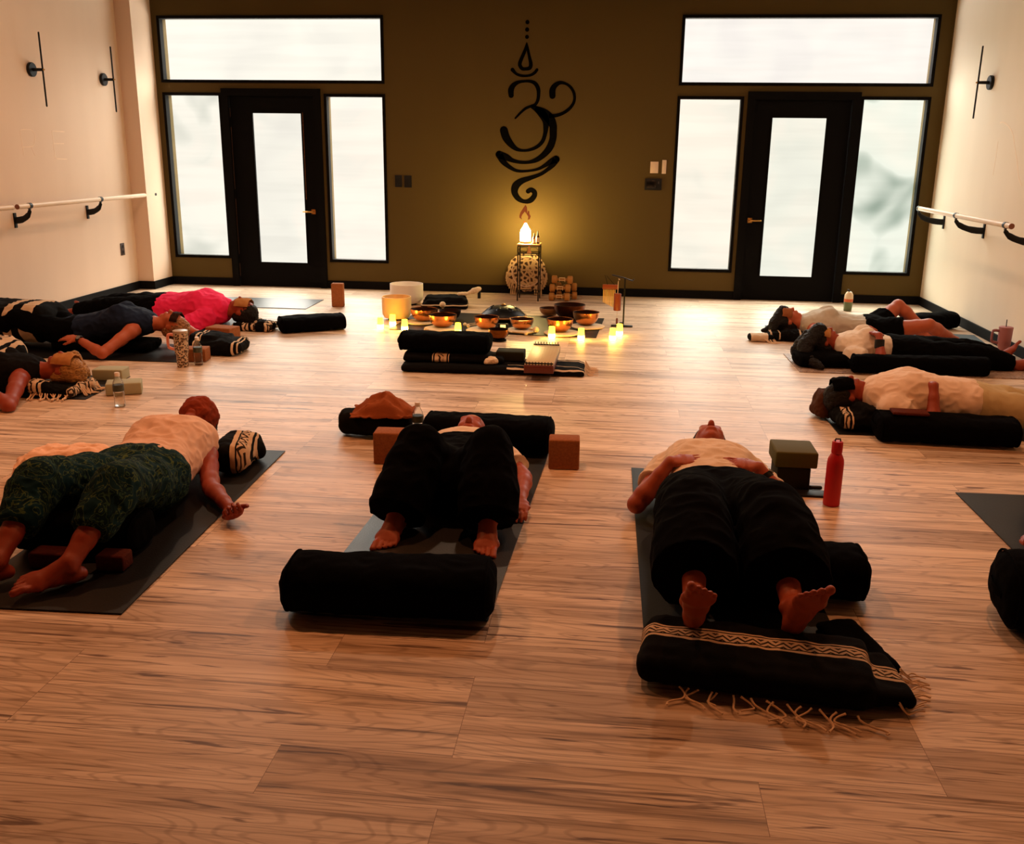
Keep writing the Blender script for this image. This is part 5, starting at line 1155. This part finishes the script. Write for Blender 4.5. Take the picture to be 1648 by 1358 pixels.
obj('bottle_cap', MB().lathe([(0, .2405), (.0225, .2405), (.0235, .244), (.0235, .288), (.021, .294), (0, .294)], n=30), M_RED, t)
obj('carry_loop', MB().limb([(-.012, 0, .292), (-.01, 0, .304), (.01, 0, .304), (.012, 0, .292)], [.004]*4, n=8), M_METAL, t)

wv = MB().lathe([(.0275, -.012), (.0320, -.012), (.0320, .012), (.0275, .012)], n=24, M=basis((.155, -.11, -.172), (0, 0, 1)))
wt6 = tag(obj('wrist_watch', wv, M_SWB, loc=(.650, 3.889, .199)), 'black wrist watch on the front right person, on the arm beside the green blocks', 'watch')
obj('watch_face', MB().lathe([(0, 0), (.013, 0), (.013, .005), (0, .005)], (.018, .003, .026), 18, basis((.6, .1, .8), (0, 1, 0))), mat('pale_watch_glass', lin(180, 180, 180), .1), wt6)

# ---- far right edge
yoga_mat('black mat at the right edge of the picture', (1.92, 3.48), 1.80, .64, PI/2+.01, M_MATB)
bolster('black bolster across the mat at the right edge of the picture', (1.67, 3.04, .0075), .76, .17, .115, -.12, seed=41)
person('person lying mostly out of view at the right edge, only a hand showing', (1.95, 3.8, .008), {
 'front': (0, 0, 1), 'pelvis': (1.97, 3.72, .13), 'waist': (1.98, 3.90, .13), 'chest': (1.99, 4.08, .14), 'neck': (2.0, 4.30, .14), 'head': (2.0, 4.46, .14),
 'sh': [(1.81, 4.18, .11), (2.19, 4.16, .11)], 'el': [(1.75, 3.93, .06), (2.28, 3.92, .06)], 'wr': [(1.60, 3.74, .05), (2.30, 3.70, .05)],
 'hand': [(-.35, -1, 0), (0, -1, 0)], 'handn': [(0, 0, -1), (0, 0, 1)], 'thumb': [(1, 0, 0), (1, 0, 0)], 'curl': (.4, .3, 0),
 'hip': [(1.88, 3.66, .13), (2.06, 3.66, .13)], 'knee': [(1.84, 3.24, .40), (2.10, 3.24, .40)], 'ank': [(1.83, 2.82, .31), (2.12, 2.82, .31)],
 'toe': [(-.3, -.7, .7), (.3, -.7, .7)], 'footup': [(0, .6, .8), (0, .6, .8)]}, off=(.07, 0, 0), s=.98, skin=SK2, shirt=dict(mat=M_BOL2, sleeve=.4, lo=1), pants=dict(mat=M_PANTS, len=.95), hair=dict(mat=H_DARK), seed=7, vox=.008)

# ---- left side, nearest: person with blond hair under a striped blanket
yoga_mat('black mat under the blond person at the left edge', (-4.10, 5.62), 1.78, .62, .05, M_MATB)
r3, M3, H3 = person('blond person lying at the left edge with elbow on the floor, blanket over the body', (-4.0, 5.6, .008), {
 'front': (0, 0, 1), 'pelvis': (-4.28, 5.56, .13), 'waist': (-4.10, 5.57, .13), 'chest': (-3.92, 5.59, .15), 'neck': (-3.67, 5.61, .16), 'head': (-3.52, 5.63, .17),
 'sh': [(-3.70, 5.42, .14), (-3.80, 5.78, .12)], 'el': [(-3.58, 5.12, .06), (-3.98, 5.98, .06)], 'wr': [(-3.82, 5.24, .17), (-4.2, 5.95, .07)],
 'hand': [(-1, .35, .3), (-1, 0, 0)], 'handn': [(0, -.2, 1), (0, 0, 1)], 'thumb': [(-1, 0, 0), (1, 0, 0)], 'curl': (.3, .3, 0),
 'hip': [(-4.34, 5.47, .13), (-4.34, 5.65, .13)], 'knee': [(-4.72, 5.45, .14), (-4.72, 5.72, .14)], 'ank': [(-4.98, 5.46, .10), (-4.98, 5.74, .10)],
 'toe': [(-.15, -.3, 1), (-.15, .3, 1)], 'footup': [(1, 0, .3), (1, 0, .3)]}, s=.97, off=(.10, -.09, -.03), skin=SK2, shirt=dict(mat=M_BOL2, sleeve=0, lo=1), pants=dict(mat=M_PANTS, len=.95), seed=9, vox=.007,
 hair=dict(mat=H_BLOND, k=1.06, locks=[(((-3.42, 5.60, .21), (-3.34, 5.56, .12), (-3.32, 5.52, .05)), (.035, .03, .014)), (((-3.43, 5.68, .20), (-3.36, 5.66, .10), (-3.36, 5.66, .03)), (.035, .03, .014)), (((-3.45, 5.56, .16), (-3.38, 5.50, .08), (-3.36, 5.47, .03)), (.03, .024, .012))]), crown=(1, 0, -.05), bust=.02)
eye_cover('tan cloth over the eyes of the blond person at the left edge', M3, H3, M_TOWELT, w=.19, d=.13, seed=4)
blanket('black blanket with cream patterned bands over the blond person at the left edge', (-4.12, 5.60, .008), [((0, 0, .18), (.34, .20, .12), 0, .02), ((-.5, 0, .14), (.45, .20, .11), 0, 0)],
        m=stripes_mat('big_blanket_bands', st((0, 0, 0), (.30, 1, 0), (.33, 0, 0), (.36, 1, 1), (.52, 1, 0), (.60, 0, 0), (.63, 1, 0), (.67, 0, 0)), 'X', .50, zig=.05, period=1), vox=.012, fold=(.02, 8), seed=5, rz=.05)
b3 = blanket('black and cream fringed blanket bunched under the blond head', (-3.42, 5.50, .008), [((0, 0, .03), (.15, .16, .03), 0, 0), ((-.06, -.10, .05), (.09, .07, .04), .2, .5), ((.08, .05, .04), (.08, .08, .03), 0, .8)],
        m=stripes_mat('neck_blanket', st((0, 0, 0), (.45, 1, 1), (.68, 1, 0), (.76, 0, 0), (.8, 1, 0), (.85, 0, 0)), 'X', .26, zig=.03, period=1), vox=.008, fold=(.02, 16), seed=6)
fringe(b3, (-.12, -.17, .03), (.12, -.15, .02), 14, .08, (.3, -1, 0), 6, r=.004, wav=.02)
fringe(b3, (.14, -.06, .04), (.15, .14, .04), 14, .09, (1, -.25, 0), 7, r=.004, wav=.02)
block('sage foam block behind the blond person, the farther of two', (-3.32, 5.90, .001), (.20, .13, .075), .1, M_SAGE)
block('sage foam block behind the near water bottle, the nearer of two', (-3.05, 5.56, .001), (.21, .14, .075), .42, M_SAGE)
pet_bottle('clear water bottle standing in front of the near sage block', -2.915, 5.245, .205, .45)

# ---- left side, middle: person in blue tank top
yoga_mat('black mat under the person in the blue tank top', (-3.98, 6.74), 1.80, .62, .02, M_MATB)
bolster('black bolster lengthwise under the back of the person in the blue tank top', (-3.83, 6.80, .0075), .74, .15, .042, .06, seed=51)
r2, M2, H2 = person('person in blue tank top lying on a bolster with watch on the near wrist', (-3.9, 6.85, .008), {
 'front': (0, 0, 1), 'pelvis': (-4.18, 6.84, .17), 'waist': (-4.02, 6.85, .20), 'chest': (-3.84, 6.86, .245), 'neck': (-3.60, 6.88, .235), 'head': (-3.45, 6.90, .22),
 'sh': [(-3.68, 6.68, .20), (-3.70, 7.06, .20)], 'el': [(-3.78, 6.44, .085), (-3.52, 7.24, .13)], 'wr': [(-4.02, 6.56, .16), (-3.36, 7.20, .09)],
 'hand': [(-1, .12, .06), (1, .0, -.15)], 'handn': [(0, -.35, 1), (0, 0, -1)], 'thumb': [(-1, 0, 0), (1, 0, 0)], 'curl': (.2, .3, 0),
 'hip': [(-4.24, 6.76, .16), (-4.24, 6.93, .16)], 'knee': [(-4.58, 6.72, .27), (-4.58, 6.98, .27)], 'ank': [(-4.92, 6.74, .10), (-4.92, 7.0, .10)],
 'toe': [(-.3, -.3, 1), (-.3, .3, 1)], 'footup': [(1, 0, .3), (1, 0, .3)]}, s=.97, off=(.12, -.03, -.03), skin=SK3, shirt=dict(mat=M_BLUE, sleeve=0, lo=1, inf=.012, name='tank_top'), pants=dict(mat=M_PANTS, len=.95), seed=10, vox=.007, bust=.02,
 hair=dict(mat=H_BROWN), crown=(1, 0, -.1), face=(.05, 0, 1))
eye_cover('dark brown eye pillow on the person in the blue tank top', M2, H2, mat('dark_brown_satin', lin(46, 24, 14), .8, .1), w=.20, d=.06, z0=.03, seed=2)
wv = MB().lathe([(.0285, -.013), (.0315, -.013), (.0315, .013), (.0285, .013)], n=24, M=basis((-1, .5, .31), (0, 0, 1)))
wt = obj('wrist_watch', wv, M_SWB, loc=(-3.88, 6.52, .127)); tag(wt, 'black wrist watch on the near arm of the person in the blue tank top', 'watch')
obj('watch_face', MB().lathe([(0, 0), (.015, 0), (.015, .006), (0, .006)], (-.0, -.024, .022), 18, basis((0, -.7, .7), (1, 0, 0))), mat('watch_glass', lin(120, 120, 120), .1), wt)
blanket('black blanket with tan stripes over the legs of the person in the blue tank top', (-4.60, 6.88, .008), [((0, 0, .18), (.36, .24, .15), 0, .02), ((-.26, .02, .13), (.24, .24, .12), 0, 0)],
        m=stripes_mat('tan_striped_end', st((0, 0, 0), (.05, 1, 0), (.12, 0, 0), (.19, 1, 0), (.30, 0, 0)), 'X', .9, period=1), vox=.012, fold=(.02, 8), seed=15)
bl2 = blanket('black blanket with pale stripes heaped beyond the cork block on the left', (-2.98, 6.86, .001), [((0, 0, .05), (.20, .17, .05), 0, -.1), ((-.06, .04, .10), (.15, .12, .035), .1, .1), ((.12, -.04, .06), (.10, .12, .045), .1, 0)],
        m=stripes_mat('heap_stripes', st((0, 0, 0), (.55, 1, 0), (.60, 0, 0), (.66, 1, 0), (.69, 0, 0)), 'X', .30, period=1), vox=.010, fold=(.018, 12), seed=16, rz=.05)
block('cork block lying flat in front of the striped blanket heap', (-3.03, 6.545, .001), (.20, .13, .095), .12)
block('cork block lying on its side beyond the outstretched hand on the left', (-3.15, 7.36, .001), (.23, .15, .10), -.2, M_CORK)
handled_tumbler('leopard print tumbler with pink handle standing on the floor', -3.02, 6.33, .26, M_LEOP, mat('pink_handle', lin(240, 150, 130), .5), PI, taper=.74)
pet_bottle('clear water bottle standing right beside the leopard print tumbler', -2.935, 6.40, .20, .5)

# ---- left side, farthest: person in pink
yoga_mat('black mat under the person in the pink top', (-4.05, 8.05), 1.80, .64, -.10, M_MATB)
r1, M1, H1 = person('person in bright pink top and black trousers lying by the left wall', (-3.9, 8.0, .008), {
 'front': (0, 0, 1), 'pelvis': (-3.96, 8.05, .14), 'waist': (-3.80, 8.03, .15), 'chest': (-3.60, 8.01, .17), 'neck': (-3.37, 7.99, .16), 'head': (-3.21, 7.98, .165),
 'sh': [(-3.46, 7.80, .14), (-3.48, 8.20, .13)], 'el': [(-3.60, 7.60, .07), (-3.62, 8.40, .07)], 'wr': [(-3.42, 7.50, .05), (-3.85, 8.42, .05)],
 'hand': [(1, -.25, 0), (-1, 0, 0)], 'handn': [(0, 0, 1), (0, 0, 1)], 'thumb': [(1, 0, 0), (1, 0, 0)], 'curl': (.3, .3, 0),
 'hip': [(-4.03, 7.97, .14), (-4.03, 8.15, .14)], 'knee': [(-4.42, 8.02, .15), (-4.42, 8.28, .15)], 'ank': [(-4.79, 8.10, .09), (-4.79, 8.40, .09)],
 'toe': [(-.8, -.5, .4), (-.8, .5, .4)], 'footup': [(.4, -.3, 1), (.4, .3, 1)]}, off=(.06, -.18, -.01), s=1.03, skin=SK2, shirt=dict(mat=M_PINK, sleeve=.9, lo=1, inf=.020, fold=(.02, 9), name='pink_top'), pants=dict(mat=M_PANTS, len=.95, inf=.02), seed=12, vox=.008, bust=.03, girth=1.15,
 hair=dict(mat=H_DARK), crown=(1, -.02, -.05))
eye_cover('tan cloth over the eyes of the person in the pink top', M1, H1, M_TOWELT, w=.19, d=.12, seed=6)
blanket('black and cream patterned blanket bunched under the head of the person in pink', (-2.98, 7.80, .001), [((-.06, 0, .035), (.17, .12, .033), 0, -.1), ((.04, -.05, .045), (.08, .07, .04), .1, .3), ((-.12, .04, .05), (.1, .1, .03), 0, .2)],
        m=stripes_mat('paisley_blanket', st((0, 0, 0), (.3, 1, 1), (.6, 0, 0), (.7, 1, 1), (.9, 0, 0)), 'X', .2, zig=.04, period=1), vox=.008, fold=(.018, 16), seed=18)
bolster('black bolster lying on the floor beyond the head of the person in pink', (-2.57, 7.86, .001), .56, .135, .065, .55, seed=61)
tag(obj('round_tag', MB().lathe([(0, 0), (.012, 0), (.012, .003), (0, .003)], n=20, M=basis((-.3, -1, .2), (0, 0, 1))), M_CREAM, loc=(-2.615, 7.725, .072)), 'small pale round tag on the side of the lone bolster', 'tag')
blanket('folded black blanket by the left wall beyond the legs of the person in blue', (-4.72, 7.45, .001), [((0, 0, .04), (.28, .13, .038), 0, 0)], m=M_BOL, fold=(.012, 10), seed=19)

# ---- right side, farthest: person in grey tank top
yoga_mat('dusty blue mat under the person in the grey tank top', (2.18, 8.36), 1.76, .66, -.10, M_MATBL)
bolster('black bolster lying across the foot end of the blue mat', (2.80, 8.86, .001), .50, .11, .075, .5, seed=71)
r7, M7, H7 = person('person in grey tank top and black shorts lying with one bare knee raised', (2.0, 8.3, .008), {
 'front': (0, 0, 1), 'pelvis': (2.10, 8.25, .14), 'waist': (1.95, 8.26, .15), 'chest': (1.78, 8.27, .17), 'neck': (1.565, 8.28, .17), 'head': (1.44, 8.29, .19),
 'sh': [(1.64, 8.46, .13), (1.63, 8.08, .14)], 'el': [(1.80, 8.62, .06), (1.80, 7.93, .08)], 'wr': [(2.0, 8.56, .08), (1.99, 8.03, .17)],
 'hand': [(1, -.2, .1), (1, .35, .2)], 'handn': [(0, 0, 1), (0, -.45, 1)], 'thumb': [(-1, 0, 0), (1, 0, 0)], 'curl': (.3, .4, 0),
 'hip': [(2.16, 8.34, .14), (2.16, 8.15, .14)], 'knee': [(2.38, 8.50, .31), (2.50, 8.02, .23)], 'ank': [(2.60, 8.40, .12), (2.79, 8.22, .075)],
 'toe': [(.6, -.5, -.3), (1, .15, -.05)], 'footup': [(.5, .0, 1), (0, -.5, 1)]}, off=(0, -.06, -.045), s=.96, skin=SK3, shirt=dict(mat=M_GREYT, sleeve=0, lo=2, inf=.014, name='tank_top'), pants=dict(mat=M_PANTS, len=.26, inf=.02, name='shorts'), seed=22, vox=.008, bust=.03,
 hair=dict(mat=H_DARK, k=1.08, locks=[(((1.40, 8.25, .22), (1.33, 8.18, .12), (1.30, 8.12, .05)), (.05, .05, .03)), (((1.34, 8.2, .1), (1.24, 8.2, .06)), (.04, .02))]), crown=(-1, .05, .1), face=(.05, -.05, 1))
eye_cover('brown cloth over the eyes of the person in the grey tank top', M7, H7, mat('brown_cloth_eye', lin(140, 84, 50), .9, .1), w=.20, d=.085, z0=.02, seed=7)
obj('hair_tie', MB().lathe([(.026, -.006), (.030, -.006), (.030, .006), (.026, .006)], n=20, M=basis((1, .5, .4), (0, 0, 1))), M_CREAM, loc=(1.96, 7.96, .11)); tag(bpy.data.objects['hair_tie'], 'pale wrist band on the person in the grey tank top', 'wrist band')
blanket('black and cream fringed blanket under the head of the person in grey', (1.40, 8.14, .008), [((0, 0, .035), (.14, .13, .034), 0, 0), ((.06, -.06, .05), (.09, .07, .035), 0, .6)],
        m=stripes_mat('grey_person_blanket', st((0, 0, 0), (.5, 1, 0), (.56, 0, 0), (.8, 1, 0), (.84, 0, 0)), 'X', .24, period=1), vox=.008, fold=(.02, 16), seed=23)
b7 = blanket('tan and cream end of a blanket lying on the floor before the right group', (1.20, 8.03, .001), [((0, 0, .03), (.10, .07, .03), 0, .1)], m=stripes_mat('tan_end', st((0, 1, 0), (.3, 0, 0), (.6, 1, 0)), 'X', .2, period=1), vox=.008, fold=(.012, 16), seed=24)
fringe(b7, (.02, -.07, .03), (.10, -.04, .03), 9, .09, (1, -.6, 0), 8, r=.003)
t = thing('tumbler', 'small tumbler with green base, orange band and cream top by the back wall', 'tumbler', (2.285, 9.80, .001))
obj('cup_body', MB().lathe([(0, 0), (.036, 0), (.038, .004), (.042, .09), (0, .09)], n=28), mat('green_coat', lin(96, 110, 76), .5), t)
obj('band', MB().lathe([(0, .0905), (.0425, .0905), (.043, .12), (0, .12)], n=28), mat('orange_band', lin(200, 96, 50), .5), t)
obj('upper_body', MB().lathe([(0, .1205), (.0425, .1205), (.040, .16), (.026, .185), (.018, .19), (0, .19)], n=28), mat('cream_coat', lin(220, 196, 160), .5), t)
obj('spout', MB().limb([(0, 0, .188), (-.008, 0, .205), (-.016, 0, .208)], [.008, .008, .006], n=10), M_METAL, t)

# ---- right side, middle: person in white tee
M_PATM, _nt, _N, _L, _bs = newmat('patterned_mat_rubber')
_t = _N.new('ShaderNodeTexCoord'); _v = _N.new('ShaderNodeTexNoise'); _v.inputs['Scale'].default_value = 14; _v.inputs['Distortion'].default_value = 2; _L.new(_t.outputs['Object'], _v.inputs[0])
_r = ramp(_N, [(.42, lin(176, 150, 134)), (.5, lin(110, 88, 78)), (.56, lin(170, 144, 128))]); _L.new(_v.outputs['Fac'], _r.inputs[0]); _L.new(_r.outputs[0], _bs.inputs['Base Color'])
yoga_mat('pale patterned mat under the person in white tee and black trousers', (2.20, 7.20), 1.78, .64, .02, M_PATM)
bolster('black bolster lengthwise along the near side of the person in white tee', (2.15, 6.93, .0075), .95, .08, .065, .04, seed=81)
r8, M8, H8 = person('person in white tee and long black trousers lying with a hand on the belly', (2.1, 7.25, .008), {
 'front': (0, 0, 1), 'pelvis': (2.18, 7.28, .15), 'waist': (2.03, 7.28, .16), 'chest': (1.86, 7.28, .18), 'neck': (1.645, 7.28, .19), 'head': (1.54, 7.28, .22),
 'sh': [(1.72, 7.46, .15), (1.72, 7.09, .15)], 'el': [(1.92, 7.60, .07), (1.89, 6.955, .13)], 'wr': [(2.08, 7.50, .16), (1.885, 7.08, .31)],
 'hand': [(.5, -1, .4), (-.2, 1, .05)], 'handn': [(0, .3, 1), (.1, 0, 1)], 'thumb': [(-1, 0, 0), (1, 0, 0)], 'curl': (.3, .45, 0),
 'hip': [(2.25, 7.37, .15), (2.25, 7.19, .15)], 'knee': [(2.60, 7.42, .16), (2.60, 7.16, .17)], 'ank': [(2.88, 7.48, .10), (2.89, 7.20, .10)],
 'toe': [(.5, .35, .8), (.6, -.25, .7)], 'footup': [(-1, 0, .5), (-1, 0, .5)]}, off=(.0, -.02, -.06), s=.95, skin=SK2, shirt=dict(mat=M_WTEE, sleeve=.4, lo=2, inf=.014, name='tee_shirt'), pants=dict(mat=M_PANTS, len=.95, inf=.024, top=.19), seed=32, vox=.008, bust=.045,
 hair=dict(mat=H_DARK, k=1.12, locks=[(((1.5, 7.24, .24), (1.40, 7.16, .14), (1.38, 7.1, .06)), (.06, .06, .05)), (((1.42, 7.0, .06), (1.48, 6.92, .03)), (.04, .02)), (((1.45, 7.3, .18), (1.36, 7.28, .08)), (.06, .05))]), crown=(-1, 0, .25), face=(.25, -.05, 1))
eye_cover('tan cloth over the eyes of the person in white tee', M8, H8, M_TOWELT, w=.19, d=.11, z0=.03, seed=9)
bolster('black cushion under the head of the person in white tee', (1.52, 7.12, .0075), .40, .14, .05, .1, seed=82)
handled_tumbler('dusty pink tumbler with handle and straw by the right wall', 2.98, 7.66, .24, mat('dusty_pink_coat', lin(170, 112, 116), .5), mat('dusty_pink_handle', lin(150, 96, 100), .5), PI, straw=True, taper=.7)
wb = MB().lathe([(.030, -.03), (.034, -.03), (.034, .03), (.030, .03)], n=24, M=basis((0, -.3, -1), (1, 0, 0)))
tag(obj('wrist_brace', wb, M_SWB, loc=(1.883, 7.015, .195)), 'black band on the wrist of the person in white tee', 'wrist band')

# ---- right side, nearest: person in cream top
yoga_mat('black mat under the person in cream top and pale leggings', (2.15, 5.62), 1.80, .64, .02, M_MATB)
bolster('black bolster on the floor along the near side of the person in cream top', (1.80, 5.235, .001), .74, .13, .075, -.05, seed=92)
r9, M9, H9 = person('person in cream top and pale olive leggings lying with both hands on the belly', (1.9, 5.6, .008), {
 'front': (0, 0, 1), 'pelvis': (2.02, 5.62, .24), 'waist': (1.86, 5.62, .25), 'chest': (1.68, 5.62, .265), 'neck': (1.46, 5.63, .26), 'head': (1.33, 5.64, .25),
 'sh': [(1.54, 5.81, .22), (1.54, 5.44, .22)], 'el': [(1.70, 5.90, .13), (1.74, 5.36, .16)], 'wr': [(1.80, 5.72, .345), (1.75, 5.475, .36)],
 'hand': [(-.25, -1, .05), (-.05, 1, .1)], 'handn': [(0, 0, 1), (0, -.1, 1)], 'thumb': [(1, 0, 0), (-1, 0, 0)], 'curl': (.5, .5, 0),
 'hip': [(2.09, 5.70, .23), (2.09, 5.53, .23)], 'knee': [(2.45, 5.73, .215), (2.45, 5.49, .22)], 'ank': [(2.83, 5.75, .18), (2.83, 5.50, .18)],
 'toe': [(.35, .3, .9), (.35, -.3, .9)], 'footup': [(-1, 0, .4), (-1, 0, .4)]}, off=(.02, -.06, -.095), s=.98, skin=SK2, shirt=dict(mat=M_CTOP, sleeve=.3, lo=2, inf=.034, name='cream_top'), pants=dict(mat=M_OLEG, len=.96, top=.05, inf=.014, name='leggings', fold=(.006, 10)), seed=42, vox=.007, bust=.005,
 hair=dict(mat=H_DARK, k=1.1), crown=(-1, 0, -.1), face=(0, 0, 1))
eye_cover('black eye pillow over the face of the person in cream top', M9, H9, M_BOL, w=.19, d=.12, z0=.03, seed=11, th=.012)
blanket('dark brown headscarf bunched on the crown of the person in cream top', (1.235, 5.66, .008), [((0, 0, .08), (.05, .10, .075), .2, 0), ((-.01, -.03, .04), (.05, .08, .035), 0, .2)], m=mat('dark_brown_scarf', lin(70, 40, 24), .9, .1, bmp=.3), vox=.008, fold=(.014, 14), seed=43, name='headscarf', cat='headscarf')
b9 = blanket('black blanket with cream patches under the neck of the person in cream top', (1.44, 5.46, .008), [((-.03, 0, .05), (.15, .14, .048), 0, .1), ((.02, -.02, .09), (.09, .08, .04), .1, .3)],
        m=stripes_mat('neck_patch_blanket', st((0, 0, 0), (.52, 1, 1), (.62, 0, 0), (.66, 1, 0), (.69, 0, 0)), 'X', .3, zig=.03, period=1), vox=.008, fold=(.018, 14), seed=44)
block('dark cork block leaning flat on the near black bolster, its edge catching light', (1.60, 5.22, .152), (.19, .10, .018), -.06, M_CORKD)
